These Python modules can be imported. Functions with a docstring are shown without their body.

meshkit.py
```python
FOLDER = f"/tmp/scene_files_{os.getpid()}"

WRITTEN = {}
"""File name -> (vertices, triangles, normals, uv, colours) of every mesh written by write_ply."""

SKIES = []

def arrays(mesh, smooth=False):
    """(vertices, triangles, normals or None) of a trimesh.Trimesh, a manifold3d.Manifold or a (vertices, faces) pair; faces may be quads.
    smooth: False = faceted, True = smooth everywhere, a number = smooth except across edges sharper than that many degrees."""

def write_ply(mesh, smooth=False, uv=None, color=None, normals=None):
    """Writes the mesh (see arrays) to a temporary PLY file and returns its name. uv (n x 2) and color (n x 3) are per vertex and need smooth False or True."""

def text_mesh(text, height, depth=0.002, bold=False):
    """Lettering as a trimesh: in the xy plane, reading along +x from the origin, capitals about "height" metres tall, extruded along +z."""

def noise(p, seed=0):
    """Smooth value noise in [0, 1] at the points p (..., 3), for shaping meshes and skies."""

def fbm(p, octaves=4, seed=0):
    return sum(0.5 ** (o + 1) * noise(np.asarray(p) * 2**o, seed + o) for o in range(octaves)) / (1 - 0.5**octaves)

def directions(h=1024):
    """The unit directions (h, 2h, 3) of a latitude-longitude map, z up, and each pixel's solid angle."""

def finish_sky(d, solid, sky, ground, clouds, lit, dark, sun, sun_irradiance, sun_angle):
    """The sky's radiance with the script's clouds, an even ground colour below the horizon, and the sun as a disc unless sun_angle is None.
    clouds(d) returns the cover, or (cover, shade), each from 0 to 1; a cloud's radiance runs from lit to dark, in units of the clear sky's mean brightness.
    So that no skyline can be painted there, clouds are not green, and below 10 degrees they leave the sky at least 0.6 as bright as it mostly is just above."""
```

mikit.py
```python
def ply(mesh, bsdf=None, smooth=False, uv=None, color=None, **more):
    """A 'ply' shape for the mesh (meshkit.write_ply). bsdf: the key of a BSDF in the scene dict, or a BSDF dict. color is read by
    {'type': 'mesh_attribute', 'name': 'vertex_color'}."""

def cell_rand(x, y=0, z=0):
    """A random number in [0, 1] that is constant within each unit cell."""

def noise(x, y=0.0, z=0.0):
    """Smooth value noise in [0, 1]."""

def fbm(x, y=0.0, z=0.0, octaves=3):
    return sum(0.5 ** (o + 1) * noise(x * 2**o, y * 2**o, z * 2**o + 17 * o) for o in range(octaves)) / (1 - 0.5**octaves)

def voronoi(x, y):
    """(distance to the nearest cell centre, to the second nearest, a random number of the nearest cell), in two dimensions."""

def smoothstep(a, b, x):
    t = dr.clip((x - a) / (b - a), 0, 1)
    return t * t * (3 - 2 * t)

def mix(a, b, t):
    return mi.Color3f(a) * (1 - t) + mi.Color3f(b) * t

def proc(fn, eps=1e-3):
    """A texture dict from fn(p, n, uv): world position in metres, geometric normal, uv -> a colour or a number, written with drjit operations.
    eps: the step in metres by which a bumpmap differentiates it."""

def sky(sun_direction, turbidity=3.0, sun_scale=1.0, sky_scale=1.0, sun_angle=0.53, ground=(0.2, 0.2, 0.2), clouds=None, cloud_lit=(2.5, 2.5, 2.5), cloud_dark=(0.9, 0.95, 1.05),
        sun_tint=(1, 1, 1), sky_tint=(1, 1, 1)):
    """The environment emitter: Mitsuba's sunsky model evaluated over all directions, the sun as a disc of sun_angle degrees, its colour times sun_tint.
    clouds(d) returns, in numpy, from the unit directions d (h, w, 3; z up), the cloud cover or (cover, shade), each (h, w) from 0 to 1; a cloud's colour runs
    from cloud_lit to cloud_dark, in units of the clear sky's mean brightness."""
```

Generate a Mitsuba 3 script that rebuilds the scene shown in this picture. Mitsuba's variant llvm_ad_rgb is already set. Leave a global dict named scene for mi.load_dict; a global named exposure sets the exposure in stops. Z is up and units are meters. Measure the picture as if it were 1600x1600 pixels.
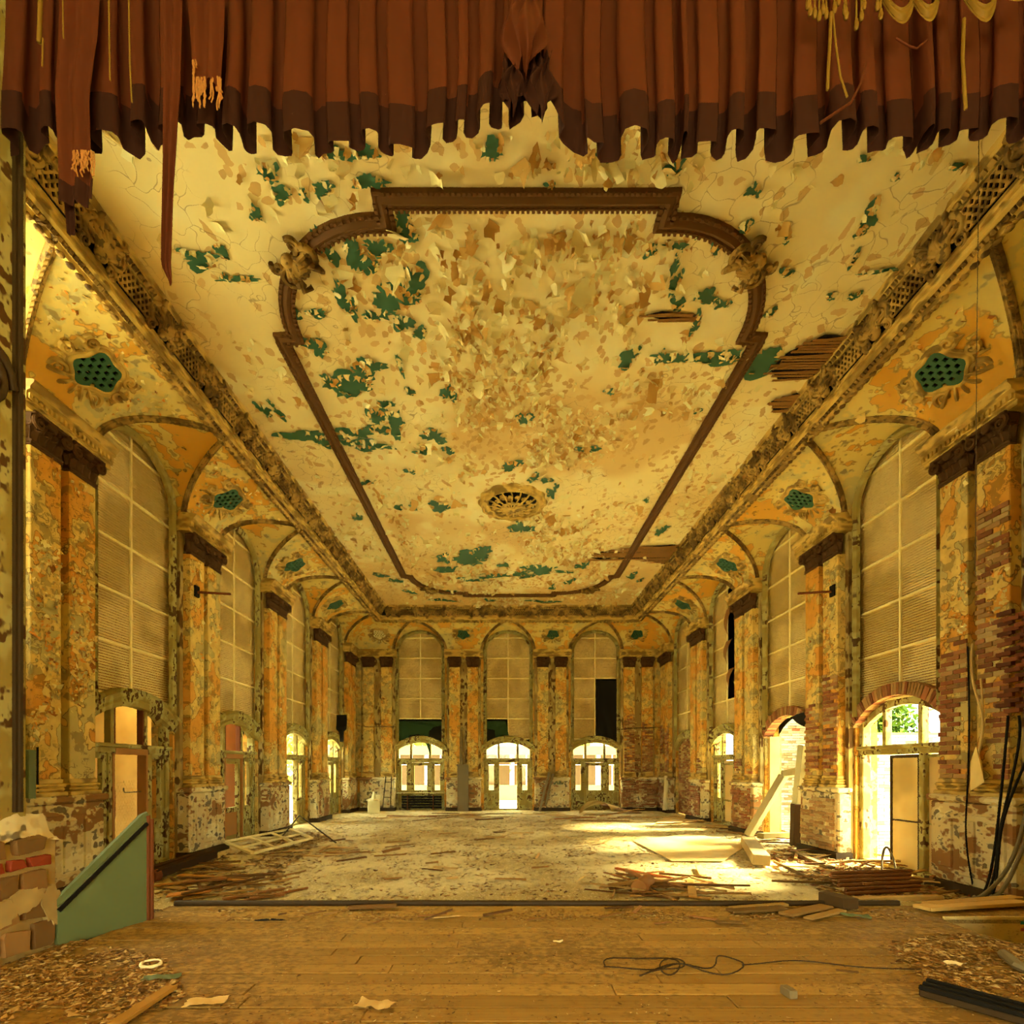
import math, numpy as np, trimesh, shapely, mitsuba as mi, mikit, meshkit
import drjit as dr
from shapely.geometry import Polygon, box as sbox
from mikit import noise, fbm, voronoi, cell_rand, smoothstep, mix
T = mi.ScalarTransform4f
PI = math.pi

# ------------------------------------------------------------------ camera, sky, exposure
EYE = 2.13                      # eye height over the hall floor (the tripod stands on the stage)
STAGE = EYE - 1.6
exposure = 5.7
scene, labels = {}, {}
scene['camera'] = {'type': 'perspective', 'fov': 90.0, 'fov_axis': 'x',
                   'to_world': T().look_at(origin=[0, 0, EYE], target=[0, 1, EYE], up=[0, 0, 1]),
                   'principal_point_offset_x': 15 / 1600, 'principal_point_offset_y': -0.25,
                   'near_clip': 0.05, 'far_clip': 500.0}
SUN = (0.80, 0.06, 0.56)
scene['sky'] = mikit.sky(SUN, turbidity=4.0, sun_scale=1.5, sun_angle=15.0, sky_scale=1.0, ground=(0.5, 0.47, 0.34),
                         clouds=lambda d: np.ones(d.shape[:2]), cloud_lit=(2.80, 2.92, 1.9), sun_tint=(.9, .95, .68), cloud_dark=(2.0, 1.8, 1.2))

# ------------------------------------------------------------------ helpers
rng = np.random.default_rng(7)


def lin(r, g, b):
    c = np.array([r, g, b], float) / 255
    return [float(x) for x in np.where(c <= 0.04045, c / 12.92, ((c + 0.055) / 1.055) ** 2.4)]


COUNT = {}


def numbered(key):
    n = COUNT.get(key, 0)
    COUNT[key] = n + 1
    return key if n == 0 else f'{key}_{n:03d}'


def tag(key, label, cat=None, group=None, kind=None):
    d = {}
    if label: d['label'] = label
    if cat: d['category'] = cat
    if group: d['group'] = group
    if kind: d['kind'] = kind
    labels[key] = d
    return key


def struct(name, label, cat):
    return tag(name, label, cat, kind='structure')


def thing(name, label, cat, group=None, kind=None):
    return tag(numbered(name), label, cat, group, kind)


def put(parent, name, mesh, mat, smooth=False, uv=None, color=None, M=None, label=None, kind=None):
    key = numbered(f'{parent}__{name}' if parent else name)
    d = mesh if isinstance(mesh, dict) else mikit.ply(mesh, mat, smooth=smooth, uv=uv, color=color)
    if M is not None:
        d = {**d, 'to_world': T(np.asarray(M, float))}
    scene[key] = d
    if label or kind:
        tag(key, label, None, None, kind)
    return key


def whole(key, mesh, mat, smooth=False, color=None, M=None):
    d = mesh if isinstance(mesh, dict) else mikit.ply(mesh, mat, smooth=smooth, color=color)
    if M is not None:
        d = {**d, 'to_world': T(np.asarray(M, float))}
    scene[key] = d
    return key


class MB:
    """collects triangles (and colours) of one mesh"""
    def __init__(s): s.v, s.f, s.c, s.n = [], [], [], 0

    def add(s, mesh, col=None):
        if isinstance(mesh, tuple): v, f = np.asarray(mesh[0], float), np.asarray(mesh[1], int)
        else: v, f = np.asarray(mesh.vertices), np.asarray(mesh.faces)
        if f.shape[1] == 4: f = np.vstack([f[:, [0, 1, 2]], f[:, [0, 2, 3]]])
        s.v.append(v); s.f.append(f + s.n); s.n += len(v)
        if col is not None: s.c.append(np.broadcast_to(np.asarray(col, float), (len(v), 3)))
        return s

    def mesh(s): return np.vstack(s.v), np.vstack(s.f)

    def col(s): return np.vstack(s.c) if s.c else None


BOXF = np.array([[0, 3, 2, 1], [4, 5, 6, 7], [0, 1, 5, 4], [1, 2, 6, 5], [2, 3, 7, 6], [3, 0, 4, 7]])


def bx(x0, x1, y0, y1, z0, z1):
    v = np.array([[x0, y0, z0], [x1, y0, z0], [x1, y1, z0], [x0, y1, z0], [x0, y0, z1], [x1, y0, z1], [x1, y1, z1], [x0, y1, z1]], float)
    return v, BOXF


def cbx(x0, x1, y0, y1, z0, z1, c=0.01):
    """box with chamfered edges"""
    pts = []
    for sx, sy, sz in np.ndindex(2, 2, 2):
        X, Y, Z = (x0, x1)[sx], (y0, y1)[sy], (z0, z1)[sz]
        dx, dy, dz = (c, -c)[sx], (c, -c)[sy], (c, -c)[sz]
        pts += [[X, Y + dy, Z + dz], [X + dx, Y, Z + dz], [X + dx, Y + dy, Z]]
    m = trimesh.Trimesh(pts).convex_hull
    return np.array(m.vertices), np.array(m.faces)


def tf(mesh, M):
    v, f = (mesh if isinstance(mesh, tuple) else (np.asarray(mesh.vertices), np.asarray(mesh.faces)))
    M = np.asarray(M, float)
    return v @ M[:3, :3].T + M[:3, 3], f


def frame(o, x, y, z):
    M = np.eye(4); M[:3, 0], M[:3, 1], M[:3, 2], M[:3, 3] = x, y, z, o
    return M


def unit(v): v = np.asarray(v, float); return v / (np.linalg.norm(v) + 1e-12)


def tube(path, r, sides=8, closed=False, cap=True):
    p = np.asarray(path, float); n = len(p)
    t = np.roll(p, -1, 0) - np.roll(p, 1, 0) if closed else np.gradient(p, axis=0)
    t /= np.linalg.norm(t, axis=1, keepdims=True) + 1e-12
    ref = np.array([0, 0, 1.0]) if abs(t[0, 2]) < 0.9 else np.array([1.0, 0, 0])
    a = np.zeros_like(p); cur = unit(np.cross(t[0], ref))
    for i in range(n):
        cur = unit(cur - t[i] * np.dot(cur, t[i])); a[i] = cur
    b = np.cross(t, a)
    rr = np.broadcast_to(r, (n,))
    ang = np.arange(sides) * 2 * PI / sides
    v = p[:, None] + rr[:, None, None] * (np.cos(ang)[None, :, None] * a[:, None] + np.sin(ang)[None, :, None] * b[:, None])
    k = n if closed else n - 1
    i, j = np.meshgrid(np.arange(k), np.arange(sides), indexing='ij')
    i2 = (i + 1) % n; j2 = (j + 1) % sides
    q = np.stack([i * sides + j, i * sides + j2, i2 * sides + j2, i2 * sides + j], -1).reshape(-1, 4)
    f = np.vstack([q[:, [0, 1, 2]], q[:, [0, 2, 3]]]); v = v.reshape(-1, 3)
    if cap and not closed:
        c0, c1 = len(v), len(v) + 1
        v = np.vstack([v, p[0], p[-1]]); jj = np.arange(sides)
        f = np.vstack([f, np.stack([jj * 0 + c0, (jj + 1) % sides, jj], 1), np.stack([jj * 0 + c1, jj + (n - 1) * sides, (jj + 1) % sides + (n - 1) * sides], 1)])
    return v, f


def sweep(path, prof, up=(0, 0, 1), closed=False):
    """prof: (side, up) pairs carried along the path with mitred corners; side is to the right of the travel"""
    p = np.asarray(path, float); up = unit(up); n = len(p); prof = np.asarray(prof, float)
    d = np.diff(np.vstack([p, p[:1]]) if closed else p, axis=0)
    d /= np.linalg.norm(d, axis=1, keepdims=True)
    side = []
    for i in range(n):
        if closed: d0, d1 = d[i - 1], d[i % len(d)]
        else: d0, d1 = d[max(i - 1, 0)], d[min(i, len(d) - 1)]
        s0, s1 = unit(np.cross(d0, up)), unit(np.cross(d1, up))
        m = unit(s0 + s1); side.append(m / max(np.dot(m, s0), 0.35))
    side = np.array(side)
    v = p[:, None] + prof[None, :, :1] * side[:, None] + prof[None, :, 1:] * up
    m = len(prof); k = n if closed else n - 1
    i, j = np.meshgrid(np.arange(k), np.arange(m - 1), indexing='ij'); i2 = (i + 1) % n
    q = np.stack([i * m + j, i * m + j + 1, i2 * m + j + 1, i2 * m + j], -1).reshape(-1, 4)
    return v.reshape(-1, 3), np.vstack([q[:, [0, 1, 2]], q[:, [0, 2, 3]]])


def grid_faces(n, m):
    i, j = np.meshgrid(np.arange(n - 1), np.arange(m - 1), indexing='ij')
    q = np.stack([i * m + j, i * m + j + 1, (i + 1) * m + j + 1, (i + 1) * m + j], -1).reshape(-1, 4)
    return np.vstack([q[:, [0, 1, 2]], q[:, [0, 2, 3]]])


def extrude(poly, depth):
    """shapely polygon(s) in (x, y) -> solid from z=0 to depth"""
    mb = MB()
    for g in getattr(poly, 'geoms', [poly]):
        if g.is_empty or g.area < 1e-7 or g.geom_type != 'Polygon': continue
        mb.add(trimesh.creation.extrude_polygon(g, depth, engine='earcut'))
    return mb.mesh()


def flat(poly):
    """shapely polygon(s) -> flat triangles at z=0"""
    mb = MB()
    for g in getattr(poly, 'geoms', [poly]):
        if g.is_empty or g.area < 1e-7 or g.geom_type != 'Polygon': continue
        v, f = trimesh.creation.triangulate_polygon(g, engine='earcut')
        mb.add((np.column_stack([v, np.zeros(len(v))]), f))
    return mb.mesh()


def lathe(prof, n=24):
    prof = np.asarray(prof, float); a = np.arange(n) * 2 * PI / n
    v = np.stack([prof[:, None, 0] * np.cos(a), prof[:, None, 0] * np.sin(a), np.broadcast_to(prof[:, 1:], (len(prof), n))], -1).reshape(-1, 3)
    i, j = np.meshgrid(np.arange(len(prof) - 1), np.arange(n), indexing='ij'); j2 = (j + 1) % n
    q = np.stack([i * n + j, i * n + j2, (i + 1) * n + j2, (i + 1) * n + j], -1).reshape(-1, 4)
    return v, np.vstack([q[:, [0, 1, 2]], q[:, [0, 2, 3]]])


def spiral(r0, r1, turns, n=28, start=0.0, sign=1):
    a = np.linspace(0, turns * 2 * PI, n); r = r0 + (r1 - r0) * (a / a[-1]) ** 0.8
    return np.stack([r * np.cos(start + sign * a), r * np.sin(start + sign * a), np.zeros(n)], 1)


def flakes(P, N, D, L, W, curl, jit=0.25, seed=0):
    """curled chips of paint: attached at P, lifting off along D away from the surface with normal N"""
    r = np.random.default_rng(seed); k = len(P)
    N = np.broadcast_to(np.asarray(N, float), (k, 3)); S = np.cross(D, N)
    us = np.array([0, 0.4, 0.75, 1.0]); ws = np.array([-0.5, 0.0, 0.5])
    v = np.zeros((k, 4, 3, 3))
    for a, u in enumerate(us):
        th = curl * u; s = np.where(np.abs(curl) > 1e-3, np.sin(th) / curl, u); h = np.where(np.abs(curl) > 1e-3, (1 - np.cos(th)) / curl, 0)
        for b, w in enumerate(ws):
            ww = (w + jit * r.uniform(-0.5, 0.5, k)) * (1 - 0.35 * u * r.uniform(0, 1, k))
            ll = L * (1 + jit * r.uniform(-1, 1, k) * u)
            v[:, a, b] = P + D * (ll * s)[:, None] + N * (ll * h + 0.002)[:, None] + S * (W * ww)[:, None]
    gf = grid_faces(4, 3)
    f = (gf[None] + (np.arange(k) * 12)[:, None, None]).reshape(-1, 3)
    return v.reshape(-1, 3), f


def px(u, v, y):
    """the point at depth y that the photograph shows at pixel (u, v)"""
    return np.array([(u - 785) * y / 800, y, EYE - (v - 1200) * y / 800])


def on_floor(u, v, h=0.0):
    return px(u, v, (EYE - h) * 800 / (v - 1200))


CEIL = EYE + 7.5


def on_ceiling(u, v):
    return px(u, v, 6000 / (1200 - v))


def ragged(cx, cy, rx, ry, ang=0.0, n=26, rough=0.35, r=None):
    """an irregular torn outline"""
    r = r or rng
    a = np.linspace(0, 2 * PI, n, endpoint=False)
    k = 1 + rough * (0.6 * np.sin(2 * a + r.uniform(0, 6)) + 0.5 * np.sin(3 * a + r.uniform(0, 6))) + rough * 0.7 * r.uniform(-1, 1, n)
    k = np.clip(k, 0.25, 1.8)
    x, y = rx * k * np.cos(a), ry * k * np.sin(a)
    ca, sa = math.cos(ang), math.sin(ang)
    return Polygon(np.stack([cx + x * ca - y * sa, cy + x * sa + y * ca], 1)).buffer(0)


# ------------------------------------------------------------------ materials
def two(b): return {'type': 'twosided', 'b': b}


def pr(color, rough=0.8, **k):
    c = color if isinstance(color, dict) else {'type': 'rgb', 'value': lin(*color)}
    return two({'type': 'principled', 'base_color': c, 'roughness': rough, 'specular': k.pop('specular', 0.25), **k})


def L3(*c): return mi.Color3f(*lin(*c))


def bump(b, fn, eps=4e-3): return two({'type': 'bumpmap', 'arbitrary': mikit.proc(fn, eps), 'scale': 1.0, 'bsdf': b['b']})


def ceil_col(p, n, uv):
    big = fbm(p.x * 0.35, p.y * 0.35, 1.0, 2)
    d1, d2, w = voronoi(p.x * 7 + 1.4 * noise(p.x * 3, p.y * 3), p.y * 5 + 1.4 * noise(p.x * 3, p.y * 3, 9.0))
    dens = 0.10 + 0.50 * smoothstep(0.42, 0.62, fbm(p.x * 0.55, p.y * 0.5, 4.0, 2)) * dr.exp(-dr.square((p.x - 0.3) / 4.0))
    chip = dr.select((w < dens) & (d1 + 0.5 * fbm(p.x * 14, p.y * 14, 3.0, 2) < 0.66), 1.0, 0.0)
    base = mix(lin(222, 206, 148), lin(206, 176, 112), smoothstep(0.42, 0.66, big))
    base = mix(base, lin(228, 222, 174), smoothstep(0.55, 0.8, fbm(p.x * 1.3, p.y * 1.3, 7.0, 3)) * 0.6)
    und = mix(lin(180, 138, 68), lin(204, 168, 98), cell_rand(w * 977.0))
    col = mix(base, und, chip * 0.8)
    e1, e2, ew = voronoi(p.x * 3.1 + noise(p.x * 6, p.y * 6) * 0.8, p.y * 3.1 + noise(p.x * 6, p.y * 6, 3.0) * 0.8)
    crack = (1 - smoothstep(0.0, 0.045, e2 - e1)) * smoothstep(0.45, 0.6, noise(p.x * 0.9, p.y * 0.9, 2.0))
    return mix(col, lin(120, 84, 34), crack * 0.55)


def wall_col(p, n, uv):
    s = p.x + p.y
    a = fbm(s * 0.9 + 0.3 * p.z, p.z * 0.8, p.x * 0.2, 3)
    b = fbm(s * 3.2, p.z * 2.6, 5.0, 3)
    c = fbm(s * 11.0, p.z * 9.0, 2.0, 2)
    m = 0.55 * a + 0.33 * b + 0.12 * c
    ochre = mix(lin(213, 158, 66), lin(197, 134, 46), c)
    cream = mix(lin(226, 198, 114), lin(198, 164, 82), c)
    grey = mix(lin(208, 192, 128), lin(180, 160, 94), b)
    col = mix(ochre, cream, smoothstep(0.475, 0.495, m))
    col = mix(col, grey, smoothstep(0.575, 0.59, m))
    edge = dr.maximum(1 - dr.abs(m - 0.483) * 110, 0) + dr.maximum(1 - dr.abs(m - 0.581) * 110, 0)
    r1 = fbm(s * 7.0 + 2.0 * c, p.z * 6.0, 11.0, 3)
    crk = dr.maximum(1 - dr.abs(r1 - 0.5) * 42, 0) * smoothstep(0.42, 0.56, fbm(s * 1.3, p.z * 1.0, 8.0, 2)) + smoothstep(0.62, 0.68, r1) * 0.6
    return mix(col, lin(82, 50, 14), dr.clip(dr.maximum(edge * 0.8, crk * 0.75), 0, 1))


def wall_bump(p, n, uv):
    s = p.x + p.y
    a = fbm(s * 0.9 + 0.3 * p.z, p.z * 0.8, p.x * 0.2, 3)
    b = fbm(s * 3.2, p.z * 2.6, 5.0, 3)
    c = fbm(s * 11.0, p.z * 9.0, 2.0, 2)
    m = 0.55 * a + 0.33 * b + 0.12 * c
    return 0.012 * (smoothstep(0.475, 0.49, m) + smoothstep(0.575, 0.59, m)) + 0.006 * c


def cove_col(p, n, uv):
    a = fbm(p.x * 1.1, p.y * 1.1, p.z * 1.3, 3)
    c = fbm(p.x * 6, p.y * 6, p.z * 6, 3)
    m = 0.65 * a + 0.35 * c
    col = mix(lin(214, 160, 58), lin(218, 196, 116), smoothstep(0.44, 0.50, m))
    col = mix(col, lin(202, 188, 124), smoothstep(0.58, 0.62, m))
    edge = dr.maximum(1 - dr.abs(m - 0.47) * 60, 0) * 0.5
    return mix(col, lin(104, 64, 18), dr.clip(edge + 0.5 * smoothstep(0.66, 0.74, c), 0, 1))


def dado_col(p, n, uv):
    s = p.x + p.y
    a = fbm(s * 1.6, p.z * 1.8, 3.0, 3)
    c = fbm(s * 7.0, p.z * 9.0, 6.0, 3)
    m = 0.6 * a + 0.4 * c
    col = mix(lin(142, 100, 56), lin(202, 184, 134), smoothstep(0.41, 0.47, m))
    col = mix(col, lin(218, 206, 160), smoothstep(0.56, 0.62, m))
    return mix(col, lin(66, 42, 18), smoothstep(0.62, 0.72, c) * 0.8)


def orn_col(p, n, uv):
    a = fbm(p.x * 4, p.y * 4, p.z * 4, 3)
    return mix(mix(lin(98, 70, 28), lin(164, 130, 64), smoothstep(0.35, 0.62, a)), lin(60, 40, 14), smoothstep(0.54, 0.66, fbm(p.x * 17, p.y * 17, p.z * 17, 2)) * 0.7)


def gild_col(p, n, uv):
    a = fbm(p.x * 3, p.y * 3, p.z * 5, 3)
    col = mix(lin(142, 110, 48), lin(200, 168, 86), smoothstep(0.34, 0.58, a))
    return mix(col, lin(92, 62, 22), smoothstep(0.62, 0.70, a) * 0.7)


def frame_col(p, n, uv):
    a = fbm(p.x * 4 + p.y * 4, p.z * 3, 1.0, 3)
    c = fbm(p.x * 20 + p.y * 20, p.z * 14, 2.0, 2)
    col = mix(lin(150, 132, 66), lin(172, 164, 104), smoothstep(0.4, 0.55, a))
    return mix(col, lin(84, 54, 20), smoothstep(0.56, 0.66, 0.5 * a + 0.5 * c))


def panel_col(p, n, uv):
    s = p.x + p.y
    a = fbm(s * 1.2, p.z * 1.0, 2.0, 3)
    return mix(lin(218, 194, 126), lin(190, 162, 92), smoothstep(0.38, 0.66, a))


def floor_col(p, n, uv):
    a = fbm(p.x * 0.6, p.y * 0.6, 1.0, 3)
    c = fbm(p.x * 9, p.y * 5, 2.0, 3)
    d = fbm(p.x * 40, p.y * 24, 2.0, 2)
    col = mix(lin(176, 156, 98), lin(208, 194, 142), smoothstep(0.36, 0.62, a))
    col = mix(col, lin(112, 84, 42), smoothstep(0.54, 0.70, 0.6 * c + 0.4 * d) * 0.7)
    return mix(col, lin(230, 214, 170), smoothstep(0.62, 0.72, d) * 0.6)


def stage_col(p, n, uv):
    row = cell_rand(dr.floor(p.y / 0.19), 3)
    a = fbm(p.x * 1.0, p.y * 0.9, 1.0, 3)
    g = fbm(p.x * 2.2 + row * 31, p.y * 60, row * 9, 3)
    d = fbm(p.x * 22, p.y * 22, 2.0, 3)
    col = mix(lin(128, 94, 38), lin(180, 142, 68), 0.6 * row + 0.4 * g)
    col = mix(col, lin(168, 132, 66), smoothstep(0.35, 0.65, a) * 0.7)
    d = 0.5 * d + 0.5 * fbm(p.x * 30, p.y * 70, 5.0, 3)
    dirt = smoothstep(0.46, 0.70, 0.62 * d + 0.38 * a + 0.10 * smoothstep(1.2, 3.4, dr.abs(p.x - 0.4)))
    return mix(col, lin(92, 64, 24), dirt * 0.62)


def stage_bump(p, n, uv):
    return 0.006 * fbm(p.x * 14, p.y * 20, 2.0, 3)


def mortar_col(p, n, uv):
    a = fbm(p.x * 6, p.y * 6, p.z * 6, 3)
    return mix(lin(140, 110, 62), lin(198, 174, 112), a)


def velvet_col(p, n, uv):
    a = fbm(p.x * 3, p.y * 3, p.z * 0.8, 3)
    return mix(lin(68, 26, 8), lin(88, 38, 13), a)


def pier_col(p, n, uv):
    a = fbm(p.x * 3 + p.y * 3, p.z * 1.4, 1.0, 3)
    c = fbm(p.x * 11 + p.y * 11, p.z * 6, 2.0, 2)
    col = mix(lin(150, 122, 66), lin(184, 164, 104), smoothstep(0.4, 0.58, a))
    return mix(col, lin(96, 64, 26), smoothstep(0.54, 0.64, 0.5 * a + 0.5 * c))


def cream_col(p, n, uv):
    a = fbm(p.x * 2, p.y * 2, p.z * 2, 3)
    return mix(lin(222, 196, 132), lin(196, 164, 98), a)


MATS = {
    'mat_ceiling': pr(mikit.proc(ceil_col), 0.75),
    'mat_wall': bump(pr(mikit.proc(wall_col), 0.8), wall_bump),
    'mat_cove': pr(mikit.proc(cove_col), 0.8),
    'mat_dado': pr(mikit.proc(dado_col), 0.9),
    'mat_ornament': pr(mikit.proc(orn_col), 0.7),
    'mat_gild': pr(mikit.proc(gild_col), 0.6),
    'mat_frame': pr(mikit.proc(frame_col), 0.7),
    'mat_panel': pr(mikit.proc(panel_col), 0.6),
    'mat_floor': pr(mikit.proc(floor_col), 0.9),
    'mat_stage': bump(pr(mikit.proc(stage_col), 0.7), stage_bump),
    'mat_mortar': pr(mikit.proc(mortar_col), 0.95),
    'mat_velvet': pr(mikit.proc(velvet_col), 0.75, sheen=0.5),
    'mat_pier': pr(mikit.proc(pier_col), 0.85),
    'mat_cream': pr(mikit.proc(cream_col), 0.8),
    'mat_hem': pr((46, 18, 9), 0.9),
    'mat_batten': pr((238, 224, 160), 0.6),
    'mat_capital': pr((74, 46, 18), 0.7),
    'mat_green': pr((52, 92, 66), 0.6),
    'mat_black': pr((14, 11, 6), 0.8),
    'mat_orange': pr((164, 114, 60), 0.7),
    'mat_rust': pr((112, 60, 30), 0.8),
    'mat_pale': pr((228, 216, 164), 0.8),
    'mat_parapet': pr((98, 110, 70), 0.45),
    'mat_dark': pr((58, 42, 20), 0.6),
    'mat_grey': pr((120, 106, 74), 0.6),
    'mat_moulding': pr((92, 58, 24), 0.7),
    'mat_gold': pr((120, 92, 32), 0.6),
    'mat_cloth_green': pr((38, 62, 34), 0.9),
    'mat_lath': pr((134, 92, 46), 0.9),
    'mat_shade': pr((112, 106, 82), 0.9),
    'mat_leaf': pr((96, 138, 44), 0.6),
    'mat_out': pr((226, 222, 200), 0.9),
    'mat_vc': pr({'type': 'mesh_attribute', 'name': 'vertex_color'}, 0.8),
    'mat_glass': {'type': 'thindielectric', 'int_ior': 1.3},
}
scene.update(MATS)

# ------------------------------------------------------------------ the hall's planes
XL, XR, YB = -7.62, 8.17, 25.8        # wall planes; pilaster faces stand 0.30 in front
Y0 = 4.5                              # hall side of the proscenium wall
Z_SPRING, RISE, HALF = 8.0, 1.06, 1.22
COVE_IN, T0 = 1.75, 0.2
C0 = 0.275                            # middle of the hall
PAIRS = [8.58 + 4.08 * k for k in range(5)]
BAYS = [6.54 + 4.08 * k for k in range(5)]
BPAIRS = [-6.23, -1.93, 2.47, 6.78]
BBAYS = [-4.14, 0.29, 4.68]
SIDE = {
    'left': np.array([[0, 1, 0, XL], [1, 0, 0, 0], [0, 0, 1, 0], [0, 0, 0, 1.0]]),
    'right': np.array([[0, -1, 0, XR], [1, 0, 0, 0], [0, 0, 1, 0], [0, 0, 0, 1.0]]),
    'back': np.array([[1, 0, 0, 0], [0, -1, 0, YB], [0, 0, 1, 0], [0, 0, 0, 1.0]]),
}                                     # local (s along the wall, t out of the wall into the hall, z)


def at(side, s, t, z): return SIDE[side] @ np.array([[1, 0, 0, s], [0, 1, 0, t], [0, 0, 1, z], [0, 0, 0, 1.0]])


def arch(a, z0, zs, rise, n=28):
    th = np.linspace(0, PI, n)
    return [(a, z0)] + [(a * math.cos(q), zs + rise * math.sin(q)) for q in th] + [(-a, z0)]


def seg_z(s, half=HALF, z0=3.15, rise=0.52):
    R = (half ** 2 + rise ** 2) / (2 * rise)
    return z0 + rise - R + np.sqrt(np.maximum(R * R - np.asarray(s, float) ** 2, 0))


struct('floor', 'dusty hall floor littered with plaster and wood scraps', 'floor')
g = np.stack(np.meshgrid(np.linspace(XL - .1, XR + .1, 120), np.linspace(4.0, YB + .3, 170), indexing='ij'), -1).reshape(-1, 2)
z = 0.03 * (meshkit.fbm(np.column_stack([g * 1.1, g[:, 0] * 0]), 4, 3) - 0.5) + 0.02 * (meshkit.fbm(np.column_stack([g * 5, g[:, 0] * 0]), 3, 5) - 0.5)
whole('floor', (np.column_stack([g, z]), grid_faces(120, 170)[:, ::-1]), 'mat_floor', smooth=True)
struct('ground', 'bright pale paved yard outside the doors', 'ground')
gx, gy = 60, 90
mb = MB()
for a, b, c, d in ((-gx, gx, YB + .3, gy), (-gx, XL - .1, -30, YB + .3), (XR + .1, gx, -30, YB + .3)): mb.add(bx(a, b, c, d, -.3, -.04))
whole('ground', mb.mesh(), 'mat_out')

# walls with their tall arched openings
for side, (s0, s1, bays) in {'left': (Y0, YB + .5, BAYS), 'right': (Y0, YB + .5, BAYS), 'back': (XL - .5, XR + .5, BBAYS)}.items():
    nice = {'left': 'long', 'right': 'opposite', 'back': 'end'}[side]
    struct(f'wall_{side}', {'left': 'arcaded hall wall with peeling ochre and cream paint and intact door frames',
                            'right': 'arcaded hall wall stripped to bare brick around broken openings',
                            'back': 'end wall of the hall with three bright glazed doors'}[side], 'wall')
    poly = sbox(s0, 0, s1, 9.45)
    for b in bays:
        poly = poly.difference(Polygon([(b + x, q) for x, q in arch(HALF, -0.1, Z_SPRING, RISE)]))
    v, f = extrude(poly, 0.5)                      # (s, z, depth)
    v = np.column_stack([v[:, 0], v[:, 2] - 0.5, v[:, 1]])
    put(f'wall_{side}', 'masonry', tf((v, f), SIDE[side]), 'mat_wall')

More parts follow.
